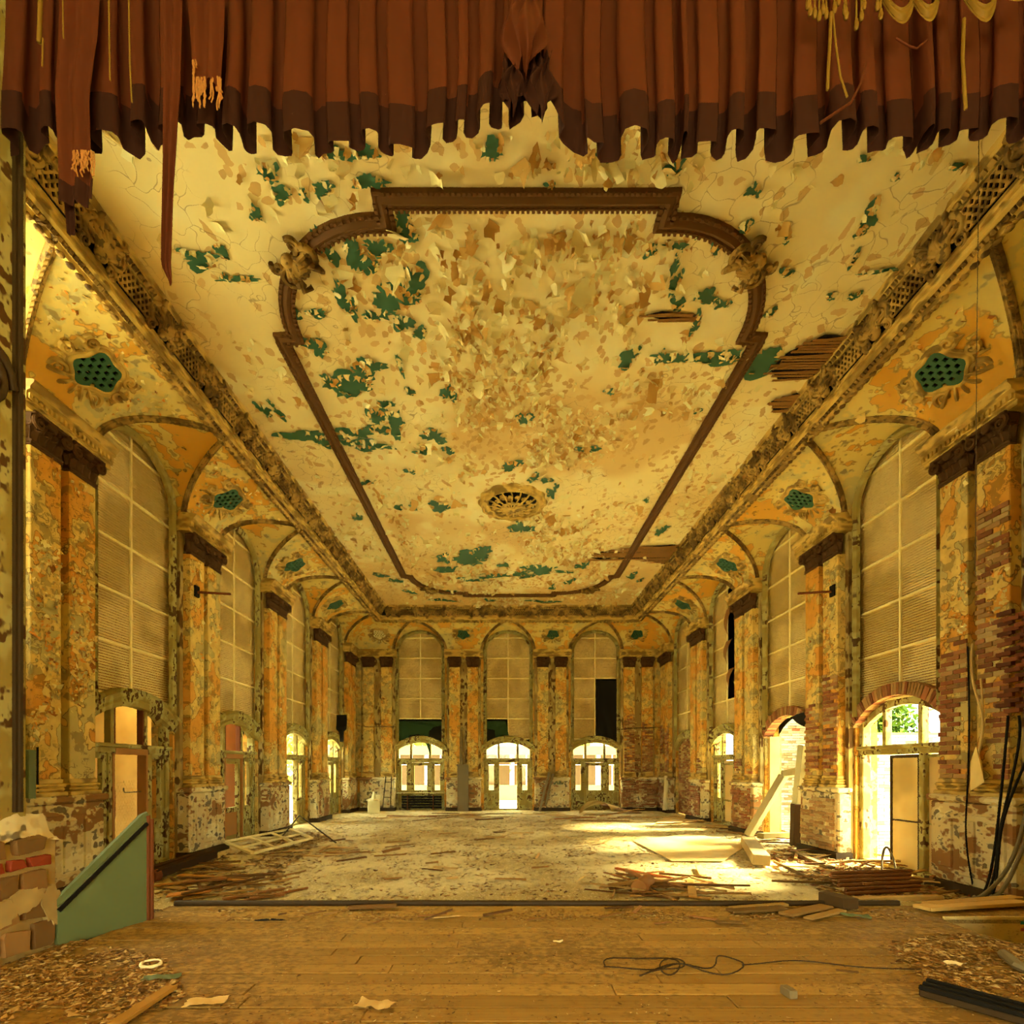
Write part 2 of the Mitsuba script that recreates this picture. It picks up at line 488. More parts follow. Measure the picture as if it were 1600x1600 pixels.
# the proscenium wall that the stage looks through
struct('wall_front', 'flaking grey-green proscenium wall with moulded panels and a rubble foot', 'wall')
PL, PRX = -4.19, 4.62
mb = MB()
mb.add(bx(XL - .5, PL, 3.3, Y0, 0, 9.8)).add(bx(PRX, XR + .5, 3.3, Y0, 0, 9.8)).add(bx(PL, PRX, 3.5, 4.1, 8.75, 9.8))
put('wall_front', 'masonry', mb.mesh(), 'mat_frame')
mb = MB()
for y in (3.85, 4.02, 4.40):
    for k, (w, d) in enumerate(((0.05, .03), (.028, .05))):
        mb.add(bx(PL, PL + d, y - w / 2 + k * .012, y + w / 2 + k * .012, 1.75, 7.9))
    mb.add(bx(PRX - .04, PRX, y - .03, y + .03, .6, 7.9))
put('wall_front', 'panel_moulding', mb.mesh(), 'mat_dark')
mb = MB()
for y in (3.75, 4.2):
    mb.add(tf(tube(spiral(.19, .03, 2.0), .035, 6), frame([PL + .02, y - .02, 5.35], [0, 1, 0], [0, 0, 1.5], [1, 0, 0])))
put('wall_front', 'console_scroll', mb.mesh(), 'mat_dark', smooth=True)
# rubble foot on the left: stones proud of the mortar
put('wall_front', 'rubble_core', bx(-4.9, -4.07, 3.2, 4.66, STAGE - .5, 1.5), 'mat_mortar')
rr = np.random.default_rng(11)
yy = 3.25
STONE = [(134, 98, 54), (148, 108, 60), (122, 90, 50), (156, 116, 66)]
for row in range(5):
    zz = STAGE + .02 + (0, .25, .50, .72, .84)[row]; HH = (.24, .24, .20, .10, .16)[row]
    y = 3.22 + (row % 2) * .12
    while y < 4.58:
        w = rr.uniform(.20, .38) if row != 3 else rr.uniform(.16, .24)
        if y + w > 4.66: break
        m = trimesh.Trimesh(np.array([[sx * .05, sy * w * .5, sz * HH * .5] for sx in (-1, 1) for sy in (-1, 1) for sz in (-1, 1)] * 2) * (1 - rr.uniform(0, .45, (16, 3)))).convex_hull
        v = np.asarray(m.vertices)
        red = row == 3 and y > 3.9
        c = (142, 58, 32) if red else STONE[rr.integers(4)]
        put('wall_front', 'stone' if not red else 'brick', (v + [-4.07, y + w / 2, zz + HH * .5], np.asarray(m.faces)), 'mat_vc', color=np.tile(lin(*c), (len(v), 1)))
        y += w + .03
v = []
for y in np.linspace(3.2, 4.68, 24):
    for q in np.linspace(0, 1, 6):
        v.append([-4.03 - .16 * q - .03 * rr.random(), y, 1.5 + .03 * math.sin(9 * y) + .22 * q * q + .03 * rr.random()])
put('wall_front', 'broken_ledge', (np.array(v), grid_faces(24, 6)), 'mat_dado', smooth=True)

# the stage house behind the tripod, open at its back
struct('stage_house', 'stage house walls behind the proscenium', 'wall')
SH = -9.0
whole('stage_house', MB().add(bx(XL - .5, XL - .2, SH, 3.3, 0, 12)).add(bx(XR + .2, XR + .5, SH, 3.3, 0, 12)).add(bx(XL - .5, XR + .5, SH, 3.6, 12, 12.3)).add(bx(XL - .5, XR + .5, 3.3, 3.6, 9.8, 12)).add(bx(XL - .5, XR + .5, SH, 1.9, 0, STAGE - .01)).add(bx(XL - .5, -4.0, SH, SH + .3, 0, 12)).add(bx(4.4, XR + .5, SH, SH + .3, 0, 12)).add(bx(-4.0, 4.4, SH, SH + .3, 5.0, 12)).mesh(), 'mat_cream')

for k in range(7):
    pl = ragged(3.35 + .2 * k + rr.uniform(-.05, .05), STAGE + rr.uniform(.08, .85), rr.uniform(.08, .2), rr.uniform(.08, .2), rr.uniform(-.5, .5), 30, .22, rr)
    v, f = extrude(pl, .05)
    put('wall_front', 'plaster_patch', (np.column_stack([v[:, 2] - 4.068, v[:, 0], v[:, 1]]), f), 'mat_mortar')

# ceiling slab
struct('ceiling', 'vast cream ceiling with curling paint and bare green patches', 'ceiling')
g = np.stack(np.meshgrid(np.linspace(-6.2, 6.8, 131), np.linspace(4.0, 25.0, 211), indexing='ij'), -1).reshape(-1, 2)
z = CEIL + .012 * (meshkit.fbm(np.column_stack([g * .9, g[:, 0] * 0]), 3, 8) - .5) + .014 * (meshkit.fbm(np.column_stack([g * 4, g[:, 0] * 0]), 2, 5) - .5)
put('ceiling', 'plaster', (np.column_stack([g, z]), grid_faces(131, 211)), 'mat_ceiling', smooth=True)
put('ceiling', 'slab', bx(XL - .5, XR + .5, 3.4, YB + .5, CEIL + .2, CEIL + .4), 'mat_dark')


# ------------------------------------------------------------------ coved vault with lunettes
def cove_pt(th, s):
    return s, T0 + COVE_IN * (1 - math.cos(th)), Z_SPRING + RISE * math.sin(th)


def cove(side, bays, lo, hi):
    """lo / hi: (s, slope) of the ends: s + slope * t"""
    TH = np.linspace(0, PI / 2, 22); n = 12
    mb = MB(); ed = [lo] + [None] * 0
    for i in range(len(bays) + 1):
        rows = []
        for th in TH:
            _, t, zz = cove_pt(th, 0)
            a = lo[0] + lo[1] * t if i == 0 else bays[i - 1] + HALF * 1.06 * math.cos(th)
            b = hi[0] + hi[1] * t if i == len(bays) else bays[i] - HALF * 1.06 * math.cos(th)
            rows.append([[q, t, zz] for q in np.linspace(a, b, n)])
        v = np.array(rows).reshape(-1, 3)
        mb.add((v, grid_faces(len(TH), n)))
    put(f'wall_{side}', 'cove', tf(mb.mesh(), SIDE[side]), 'mat_cove', smooth=True)
    for b in bays:
        ph = np.linspace(0, PI, 33); rows = []
        for q in ph:
            s = HALF * 1.06 * math.cos(q); zz = Z_SPRING + RISE * math.sin(q)
            te = T0 + COVE_IN * (1 - abs(math.cos(q)))
            rows.append([[b + s, t, zz] for t in np.linspace(-0.02, te, 8)])
        put(f'wall_{side}', 'lunette', tf((np.array(rows).reshape(-1, 3), grid_faces(33, 8)), SIDE[side]), 'mat_cove', smooth=True)
        for sg in (-1, 1):
            th = np.linspace(0.0, PI / 2 * .97, 30)
            path = np.array([[b + sg * HALF * 1.06 * math.cos(q), T0 + COVE_IN * (1 - math.cos(q)), Z_SPRING + RISE * math.sin(q)] for q in th])
            m1 = MB().add(tube(path - [0, 0, .015], .055, 7)); m1.add(tube(path + np.array([sg * .07, 0, -.01]), .028, 6))
            for k in range(0, 29):
                o = (path[k] + path[k + 1]) / 2
                m1.add(tf(bx(-.03, .03, -.03, .03, -.03, .03), frame(o + [0, 0, -.05], unit(path[k + 1] - path[k]), [0, 1, 0], [0, 0, 1])))
            put(f'wall_{side}', 'rib', tf(m1.mesh(), SIDE[side]), 'mat_ornament')
        # archivolt round the window head
        th = np.linspace(0, PI, 40)
        path = np.array([[b + HALF * math.cos(q), 0.02, Z_SPRING + RISE * math.sin(q)] for q in th])
        path = np.vstack([[[b + HALF, .02, 3.3]], path, [[b - HALF, .02, 3.3]]])
        m2 = MB().add(sweep(path, [(-.02, -.12), (-.02, .05), (.03, .09), (.06, .05), (.09, .11), (.14, .06), (.15, -.02)], up=(0, 1, 0)))
        put(f'wall_{side}', 'archivolt', tf(m2.mesh(), SIDE[side]), 'mat_frame', smooth=30)


SB = YB - .2                                   # the cove of the end wall starts here
cove('left', BAYS, (Y0, 0), (YB, -1))
cove('right', BAYS, (Y0, 0), (YB, -1))
cove('back', BBAYS, (XL, 1), (XR, -1))

# ------------------------------------------------------------------ capitals, pilasters, entablature, cartouches
def capital_mesh(w=.56):
    mb = MB(); h = w / 2
    mb.add(cbx(-h - .015, h + .015, 0, .12, 0, .04, .008))
    mb.add(tube([[-h - .01, .10, .065], [h + .01, .10, .065]], .026, 8))
    rows = []
    for q in np.linspace(0, 1, 7):
        o = .02 + .12 * q ** 2.2
        rows.append([[-h - o * .5, 0, .05 + .40 * q], [-h - o * .5, .08 + o * .7, .05 + .40 * q], [h + o * .5, .08 + o * .7, .05 + .40 * q], [h + o * .5, 0, .05 + .40 * q]])
    mb.add((np.array(rows).reshape(-1, 3), grid_faces(7, 4)))
    def leaf(x, y, z, hh, ww, out, ang=0.0):
        v = []
        for i, q in enumerate(np.linspace(0, 1, 7)):
            o = .015 + out * q ** 1.6; zz = hh * (q if q < .8 else .8 + (q - .8) * .1 - (q - .8) * .8)
            wd = ww * (.55 + .55 * math.sin(PI * min(q * 1.05, 1)) + .12 * (i % 2))
            v.append([[-wd, o - .02, zz], [-.0, o + .025, zz], [wd, o - .02, zz]])
        M = np.eye(4); c, s = math.cos(ang), math.sin(ang); M[:2, :2] = [[c, -s], [s, c]]; M[:3, 3] = x, y, z
        mb.add(tf((np.array(v).reshape(-1, 3), grid_faces(7, 3)), M))
    for k in range(4): leaf(-h + w * (k + .5) / 4, .09, .09, .20, .06, .09)
    for k in range(5): leaf(-h + .05 + (w - .1) * k / 4, .085, .18, .22, .055, .13)
    for sg in (-1, 1):
        leaf(sg * h, .05, .1, .22, .05, .06, -sg * PI / 2)
        p = spiral(.105, .012, 1.9, 30, PI / 2, -sg)
        mb.add(tf(tube(p, np.linspace(.036, .018, 30), 6), frame([sg * (h - .03), .21, .35], [1, 0, 0], [0, 0, 1], [0, 1, 0])))
        mb.add(tf(trimesh.creation.icosphere(1, .035), frame([sg * (h - .03), .23, .35], [1, 0, 0], [0, 1, 0], [0, 0, 1])))
        p = spiral(.08, .012, 1.6, 24, PI / 2, -sg)
        mb.add(tf(tube(p, .024, 6), frame([sg * (h + .02), .1, .35], [0, 1, 0], [0, 0, 1], [1, 0, 0])))
    for k in range(7): mb.add(tf(trimesh.creation.icosphere(1, .033), frame([-h * .8 + k * w * .8 / 6, .17, .40], [1, 0, 0], [0, 1, 0], [0, 0, 1.2])))
    m = trimesh.creation.icosphere(2, .07); mb.add(tf(m, frame([0, .2, .43], [1.3, 0, 0], [0, .7, 0], [0, 0, 1])))
    mb.add(cbx(-h - .06, h + .06, 0, .24, .45, .50, .012))
    return mb.mesh()


CAPITAL = mikit.ply(capital_mesh(), 'mat_capital', smooth=40)
SHAFT = mikit.ply(MB().add(cbx(-.28, .28, 0, .19, 1.93, 7.17, .012)).mesh(), 'mat_wall')
BASE = mikit.ply(MB().add(cbx(-.33, .33, 0, .27, 1.66, 1.74, .015)).add(cbx(-.31, .31, 0, .245, 1.74, 1.82, .03)).add(cbx(-.325, .325, 0, .255, 1.82, 1.87, .02)).add(cbx(-.295, .295, 0, .215, 1.87, 1.95, .015)).mesh(), 'mat_gild')
S3 = lambda M, a: M @ np.diag([a, 1, 1, 1.0])


def cartouche_parts():
    """local: x along the wall, y up the cove, z out of it"""
    a = np.linspace(0, 2 * PI, 60, endpoint=False)
    r = .36 + .035 * np.cos(5 * a + PI / 2) + .02 * np.cos(3 * a)
    out = Polygon(np.stack([r * np.cos(a) * 1.0, r * np.sin(a) * 1.02], 1)).buffer(0)
    holes = [Polygon([(x - .036, y - .036), (x + .036, y - .036), (x + .036, y + .036), (x - .036, y + .036)]) for i in range(-4, 5) for j in range(-4, 5)
             for x, y in [((i + .5 * (j % 2)) * .15, j * .115)] if math.hypot(x, y) < .335]
    sheet = out.difference(shapely.union_all(holes))
    grille = extrude(sheet, .03)
    back = flat(out)
    path = np.stack([r * np.cos(a) * 1.08, r * np.sin(a) * 1.08, 0 * a + .02], 1)
    fr = MB().add(tube(path, .05, 8, closed=True)).add(tube(path * [1.16, 1.16, 1], .032, 6, closed=True))
    for x, y, r0, st, sg in ((-.44, .30, .15, 2.4, 1), (.44, .30, .15, .7, -1), (-.36, -.42, .17, 3.6, -1), (.36, -.42, .17, 5.8, 1), (0, .56, .10, 1.5, 1), (-.55, -.05, .11, 3, 1), (.55, -.05, .11, 0, -1)):
        fr.add(tf(tube(spiral(r0, .02, 1.6, 26, st, sg), np.linspace(.05, .024, 26), 6), frame([x, y, .03], [1, 0, 0], [0, 1, 0], [0, 0, 1])))
    for k in range(5):
        q = -PI / 2 + (k - 2) * .42
        p = np.stack([np.linspace(.2, .66, 8) * math.cos(q), -.2 + np.linspace(.2, .5, 8) * math.sin(q), .05 + .05 * np.sin(np.linspace(0, PI, 8))], 1)
        fr.add(tube(p, np.linspace(.02, .05, 8), 6))
    for sg in (-1, 1):
        for k in (0, 2, 4):
            p = np.array([[sg * (.5 + .03 * k), .22 - .1 * k, .02], [sg * (.58 + .05 * math.sin(k)), .24 - .11 * k, .07], [sg * (.66 + .03 * (k % 2)), .2 - .12 * k, .02]])
            fr.add(tube(p, [.045, .05, .015], 6))
    return grille, back, fr.mesh()


CG, CB, CF = cartouche_parts()
CGd, CGw, CBd, CFd = mikit.ply(CG, 'mat_green'), mikit.ply(CG, 'mat_pale'), mikit.ply(CB, 'mat_black'), mikit.ply(CF, 'mat_gild', smooth=50)


def cartouche(side, s, th=.86, pale=False, size=.95):
    _, t, zz = cove_pt(th, 0)
    up = unit([0, COVE_IN * math.sin(th), RISE * math.cos(th)]); n = np.cross([1, 0, 0], up)
    n = n if n[1] > 0 else -n
    M = SIDE[side] @ frame([s, t, zz], np.array([1, 0, 0]) * size, up * size, n * size)
    for nm, d, dz in (('grille', CGw if pale else CGd, .035), ('recess', CBd, .02), ('scroll_frame', CFd, .01)):
        D = np.eye(4); D[2, 3] = dz
        if nm == 'grille': key = put(f'wall_{side}', 'cartouche', d, None, M=M @ D, label='white lattice shield in a scrolled frame' if pale else 'green lattice shield in a scrolled frame')
        else: put(key, nm, d, None, M=M @ D)


def pair(side, s, off, w=1.0, corner=None):
    wall = f'wall_{side}'
    pier = MB().add(bx(s - off - .40, s + off + .40, 0, .12, 0, 7.7))
    put(wall, 'pier', tf(pier.mesh(), SIDE[side]), 'mat_pier')
    for q in (-off, off):
        M = S3(at(side, s + q, .11, 0), w)
        key = put(wall, 'pilaster', SHAFT, None, M=M)
        put(key, 'capital', CAPITAL, None, M=S3(at(side, s + q, .20, 7.15), w))
        put(key, 'base', BASE, None, M=M)
    h = off + .41
    ped = MB().add(cbx(s - h, s + h, .05, .36, .14, 1.55, .03)).add(cbx(s - h - .05, s + h + .05, .05, .42, 1.55, 1.67, .03)).add(cbx(s - h + .12, s + h - .12, .3, .385, .3, 1.35, .02))
    for k in range(3): ped.add(cbx(s - h + .2 + k * (2 * h - .7) / 2, s - h + .48 + k * (2 * h - .7) / 2, .36, .41, .4, 1.25, .015))
    key = put(wall, 'pedestal', tf(ped.mesh(), SIDE[side]), 'mat_dado')
    put(key, 'plinth', tf(bx(s - h - .03, s + h + .03, .05, .44, -.02, .16), SIDE[side]), 'mat_dark')
    e = off + .50
    prof = [(0, 7.62), (.40, 7.62), (.40, 7.70), (.44, 7.71), (.44, 7.83), (.50, 7.86), (.50, 7.90), (.56, 7.96), (.56, 8.0), (.2, 8.04)]
    mb = MB().add(sweep([[s - e, 0, 0], [s + e, 0, 0]], [(-a, b) for a, b in prof]))
    for sg in (-1, 1):
        pl = Polygon(prof); v, f = flat(pl)
        mb.add((np.column_stack([np.full(len(v), s + sg * e), v[:, 0], v[:, 1]]), f))
    for k in range(int(2 * e / .09)): mb.add(bx(s - e + .09 * k + .02, s - e + .09 * k + .07, .44, .475, 7.73, 7.81))
    put(wall, 'entablature', tf(mb.mesh(), SIDE[side]), 'mat_gild')


for side in ('left', 'right'):
    for k, s in enumerate(PAIRS):
        pair(side, s, .36)
        if k < 4: cartouche(side, s)
for k, s in enumerate(BPAIRS):
    pair('back', s, .45, .95)
    cartouche('back', s + (.18, 0, 0, -.18)[k], .74, pale=(k == 0), size=.8)

# ------------------------------------------------------------------ cornice
PROF = [(1.66, 9.06), (1.68, 9.0), (1.76, 8.98), (1.80, 9.02), (1.84, 9.0), (1.88, 9.06), (1.90, 9.02), (1.95, 9.04), (1.96, 9.10), (2.0, 9.10), (2.0, 9.15), (1.97, 9.17), (1.97, 9.22),
        (2.11, 9.50), (2.15, 9.50), (2.17, 9.55), (2.21, 9.56), (2.22, 9.61), (2.28, 9.64)]
MOUNT = {'left': (Y0 - .4, YB, 'trim_1'), 'right': (Y0 - .4, YB, 'trim_2'), 'back': (XL, XR, 'trim_3')}


def lattice_mesh(w=.66, h=.27):
    holes = []
    for i in range(7):
        for j in range(4):
            x = -w / 2 + .055 + i * .093 + (.0465 if j % 2 else 0); y = -h / 2 + .045 + j * .062
            if x < w / 2 - .03: holes.append(Polygon([(x, y - .033), (x + .030, y), (x, y + .033), (x - .030, y)]))
    return extrude(sbox(-w / 2, -h / 2, w / 2, h / 2).difference(shapely.union_all(holes)), .03)


def shell_mesh():
    """rocaille: two facing scrolls, a fan and leafy curls; local x along, y up, z out"""
    mb = MB()
    for sg in (-1, 1):
        mb.add(tf(tube(spiral(.17, .02, 1.9, 30, PI / 2, -sg), np.linspace(.055, .022, 30), 6), frame([sg * .21, .05, .05], [1, 0, 0], [0, 1, 0], [0, 0, 1])))
        mb.add(tf(tube(spiral(.10, .015, 1.5, 20, -PI / 2, sg), np.linspace(.04, .02, 20), 6), frame([sg * .24, -.14, .05], [1, 0, 0], [0, 1, 0], [0, 0, 1])))
        for k in range(4):
            p = np.array([[sg * .05, -.1 + .05 * k, .05], [sg * (.16 + .03 * k), .0 + .09 * k, .12], [sg * (.3 - .04 * k), .06 + .1 * k, .05], [sg * (.36 - .06 * k), .0 + .11 * k, .02]])
            mb.add(tube(p, [.03, .045, .035, .01], 6))
    for k in range(7):
        q = PI / 2 + (k - 3) * .33
        p = np.array([[0, -.12, .06], [.14 * math.cos(q), -.05 + .15 * math.sin(q), .13], [.24 * math.cos(q), -.04 + .26 * math.sin(q), .07]])
        mb.add(tube(p, [.02, .05, .03], 6))
    mb.add(tf(trimesh.creation.icosphere(2, .09), frame([0, -.1, .08], [1.2, 0, 0], [0, 1, 0], [0, 0, .8])))
    return mb.mesh()


LATT, SHELL = mikit.ply(lattice_mesh(), 'mat_ornament'), mikit.ply(shell_mesh(), 'mat_ornament', smooth=60)
for side, (a, b, key) in MOUNT.items():
    struct(key, {'left': 'ornate plaster cornice with lattice panels above the wall of intact doors', 'right': 'ornate plaster cornice with lattice panels above the stripped brick wall',
                 'back': 'ornate plaster cornice across the far end of the hall'}[side], 'cornice')
    v = []
    for end, sl in ((a, 0 if side != 'back' else 1), (b, -1)):
        v += [[end + sl * t, t, zz] for t, zz in PROF]
    put(key, 'moulding', tf((np.array(v), grid_faces(2, len(PROF))), SIDE[side]), 'mat_gild')
    # beaded run under the lattice and leaf run above
    lo, hi = (a, b - 2.0) if side != 'back' else (a + 2.0, b - 2.0)
    mb = MB()
    for s in np.arange(lo, hi, .085): mb.add(tf(bx(-.028, .028, -.03, .03, -.03, .03), frame([s, 1.86, 9.02], [1, 0, 0], [0, .8, .5], [0, -.5, .8])))
    for s in np.arange(lo, hi, .12): mb.add(tf(bx(-.04, .04, -.02, .05, -.03, .03), frame([s, 2.16, 9.535], [1, 0, 0], [0, .8, .5], [0, -.5, .8])))
    for s in np.arange(lo, hi, .16): mb.add(tf(trimesh.creation.icosphere(1, .05), frame([s, 1.73, 8.98], [1.2, 0, 0], [0, 1, 0], [0, 0, .6])))
    put(key, 'bead_run', tf(mb.mesh(), SIDE[side]), 'mat_ornament', kind='stuff')
    up = unit([0, .14, .28]); n = np.array([0, .28, -.14]) / .313
    mid = np.array([0, 2.04, 9.36])
    s = lo + .4 if side != 'back' else lo + .55
    step = 1.3
    while s < hi:
        for nm, d, ss in (('lattice_panel', LATT, s + .65), ('scroll_ornament', SHELL, s)):
            if ss > hi + .2: continue
            M = SIDE[side] @ frame(mid + np.array([ss, 0, 0]) + n * (.022 if d is LATT else .0), [1, 0, 0], up, n)
            put(key, nm, d, None, M=M @ (np.eye(4) if d is LATT else np.diag([.95, .95, .8, 1])))
        s += step
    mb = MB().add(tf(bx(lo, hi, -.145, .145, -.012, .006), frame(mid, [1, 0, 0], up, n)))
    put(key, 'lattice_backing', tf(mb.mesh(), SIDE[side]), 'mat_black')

# ------------------------------------------------------------------ ceiling frame and rosette
struct('trim_4', 'dark brown ribbon moulding framing the middle of the ceiling, with notched rounded corners', 'ceiling moulding')
YM = 14.45
quad = [(1.9, 7.72), (1.9, 7.43)] + [(2.05 + 1.85 * math.sin(q), 5.55 + 1.88 * math.cos(q)) for q in np.linspace(0, PI / 2, 16)] + [(4.15, 5.53)]
loop = [(-x, -y) for x, y in quad] + [(-x, y) for x, y in quad[::-1]] + [(x, y) for x, y in quad] + [(x, -y) for x, y in quad[::-1]]
loop = np.array([[.31 + x, YM + y, CEIL - .005] for x, y in loop])
put('trim_4', 'moulding', sweep(loop, [(-.115, .03), (-.115, -.05), (-.085, -.065), (-.06, -.045), (-.03, -.07), (0, -.085), (.03, -.07), (.06, -.045), (.085, -.065), (.115, -.05), (.115, .03)], closed=True), 'mat_moulding', smooth=40)
mb = MB()
seg = np.diff(np.vstack([loop, loop[:1]]), axis=0); ln = np.linalg.norm(seg, axis=1)
for i in range(len(loop)):
    k = max(int(ln[i] / .07), 1)
    for j in range(k):
        o = loop[i] + seg[i] * (j + .5) / k; d = unit(seg[i]); sd = np.cross(d, [0, 0, 1])
        mb.add(tf(bx(-.02, .02, -.028, .028, -.03, .02), frame(o + sd * .10 + [0, 0, -.045], d, sd, [0, 0, 1])))
        mb.add(tf(bx(-.02, .02, -.022, .022, -.03, .02), frame(o - sd * .10 + [0, 0, -.045], d, sd, [0, 0, 1])))
put('trim_4', 'rope_edge', mb.mesh(), 'mat_moulding', kind='stuff')
for sx in (-1, 1):
    for sy in (-1, 1):
        o = np.array([.31 + sx * 3.37, YM + sy * 6.93, CEIL - .04])
        x = unit([sx, -sy, 0]); y = unit([sx, sy, 0])
        D = frame(o, x * 1.0, -y * 1.0, np.array([0, 0, -1.0]))
        put('trim_4', 'corner_scroll', SHELL, None, M=D, label='carved scroll clasp on the corner of the moulding')
RC = np.array([.29, YM, CEIL])
a = np.linspace(0, 2 * PI, 96, endpoint=False)
prof = [(1.00, .01), (.98, -.05), (.93, -.09), (.88, -.05), (.84, -.09), (.78, -.12), (.72, -.08), (.70, -.02)]
v = np.array([[(r * (1 + .035 * np.cos(12 * q) * (r > .8))) * math.cos(q), (r * (1 + .035 * np.cos(12 * q) * (r > .8))) * math.sin(q), h] for q in a for r, h in prof]) * [.96, .96, 1]
i, j = np.meshgrid(np.arange(96), np.arange(7), indexing='ij')
f = np.stack([i * 8 + j, i * 8 + j + 1, (i + 1) % 96 * 8 + j + 1, (i + 1) % 96 * 8 + j], -1).reshape(-1, 4)
put('ceiling', 'rosette', (v + RC, f), 'mat_gild', smooth=40, label='round openwork plaster rosette with a scalloped rim')
put('ceiling__rosette', 'dark_hollow', tf(lathe([(0, -.012), (.70, -.012)], 40), frame(RC, [1, 0, 0], [0, 1, 0], [0, 0, 1])), 'mat_black')
for k in range(16):
    q = k * PI / 8
    p = np.array([[r * math.cos(q + .35 * math.sin(3 * r)), r * math.sin(q + .35 * math.sin(3 * r)), -.05 - .17 * (1 - (r / .7) ** 2)] for r in np.linspace(.06, .70, 12)])
    m = MB().add(tube(p, .024, 6)).add(tf(tube(spiral(.085, .012, 1.4, 16, q), .02, 5), frame([.5 * math.cos(q + .2), .5 * math.sin(q + .2), -.13], [1, 0, 0], [0, 1, 0], [0, 0, 1])))
    m.add(tf(tube(spiral(.07, .012, 1.4, 14, -q, -1), .02, 5), frame([.3 * math.cos(q), .3 * math.sin(q), -.19], [1, 0, 0], [0, 1, 0], [0, 0, 1])))
    put('ceiling__rosette', 'leaf_rib', m.mesh(), 'mat_gild', M=frame(RC, [1, 0, 0], [0, 1, 0], [0, 0, 1]))
put('ceiling__rosette', 'boss', tf(trimesh.creation.icosphere(2, .09), frame(RC - [0, 0, .21], [1, 0, 0], [0, 1, 0], [0, 0, .8])), 'mat_gild', smooth=True)

# ------------------------------------------------------------------ blind upper windows: ribbed boards in a grid of battens
ROWS = [3.2, 3.60, 4.62, 5.64, 6.66, 7.68, 8.70, 9.1]


def board(b, s0, s1, z0, z1, t=-.10):
    """slats with open grooves between them, clipped by the arch above; and the sheet behind the grooves"""
    lim = lambda zz: HALF if zz <= Z_SPRING else HALF * math.sqrt(max(1 - ((zz - Z_SPRING) / RISE) ** 2, 0))
    n = max(round((z1 - z0) / .055), 1); h = (z1 - z0) / n; m1, m2 = MB(), MB()
    for k in range(n):
        a, c = z0 + k * h, z0 + (k + .70) * h
        v = []
        for zz, tt in ((a, t - .02), (a, t), (c, t), (c, t - .02)):
            x0, x1 = max(s0, -lim(zz)), min(s1, lim(zz))
            v += [[b + x0, tt, zz], [b + x1, tt, zz]]
        m1.add((np.array(v), grid_faces(4, 2)))
        v = []
        for zz in (a, a + h):
            x0, x1 = max(s0, -lim(zz)), min(s1, lim(zz)); v += [[b + x0, t - .022, zz], [b + x1, t - .022, zz]]
        m2.add((np.array(v), grid_faces(2, 2)))
    return m1.mesh(), m2.mesh()


WN = [0]


def window(side, b, label, missing=(), dark_back=True):
    WN[0] += 1; key = struct(f'window_{WN[0]}', label, 'window')
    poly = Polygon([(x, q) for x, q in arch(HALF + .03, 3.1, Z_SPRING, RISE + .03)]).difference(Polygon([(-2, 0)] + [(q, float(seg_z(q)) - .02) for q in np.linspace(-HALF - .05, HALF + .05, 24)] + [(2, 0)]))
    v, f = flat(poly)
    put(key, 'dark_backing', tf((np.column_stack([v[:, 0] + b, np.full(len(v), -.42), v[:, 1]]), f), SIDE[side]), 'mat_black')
    for r in range(7):
        for c in range(2):
            if (r, c) in missing or (r == 6 and False): continue
            z0 = ROWS[r]; z1 = min(ROWS[r + 1], Z_SPRING + RISE - .005)
            if z1 <= z0: continue
            s0, s1 = ((-HALF, 0), (0, HALF))[c]
            if r == 0:
                # cut to the curve of the door head
                ss = np.linspace(s0, s1, 14)
                lo = np.minimum(seg_z(ss) + .02, z1)
                v = np.array([[b + q, -.10, l] for q, l in zip(ss, lo)] + [[b + q, -.10, z1] for q in ss])
                put(key, 'board', tf((v, grid_faces(2, 14)), SIDE[side]), 'mat_panel')
            else:
                m1, m2 = board(b, s0, s1, z0, z1)
                put(put(key, 'board', tf(m1, SIDE[side]), 'mat_panel'), 'backing', tf(m2, SIDE[side]), 'mat_lath')
    mb = MB()
    for r, zz in enumerate(ROWS[1:-1], 1):
        lim = HALF if zz <= Z_SPRING else HALF * math.sqrt(1 - ((zz - Z_SPRING) / RISE) ** 2)
        for c, (x0, x1) in enumerate(((-lim, 0), (0, lim))):
            if (r, c) in missing and (r - 1, c) in missing: continue
            put(key, 'batten', tf(bx(b + x0, b + x1, -.10, -.07, zz - .022, zz + .022), SIDE[side]), 'mat_batten')
    put(key, 'batten', tf(bx(b - .022, b + .022, -.10, -.068, seg_z(0) if not {(1, 0), (1, 1)} <= set(missing) else 4.6, 9.05), SIDE[side]), 'mat_batten')
    return key


# ------------------------------------------------------------------ door sets under the windows
DN = [0]


def pane(side, b, poly, t):
    v, f = flat(poly)
    return tf((np.column_stack([v[:, 0] + b, np.full(len(v), t), v[:, 1]]), f), SIDE[side])


def headpoly(s0, s1, z0, drop=.2):
    ss = np.linspace(s0, s1, 12)
    return Polygon([(s0, z0)] + [(q, seg_z(q) - drop) for q in ss] + [(s1, z0)])


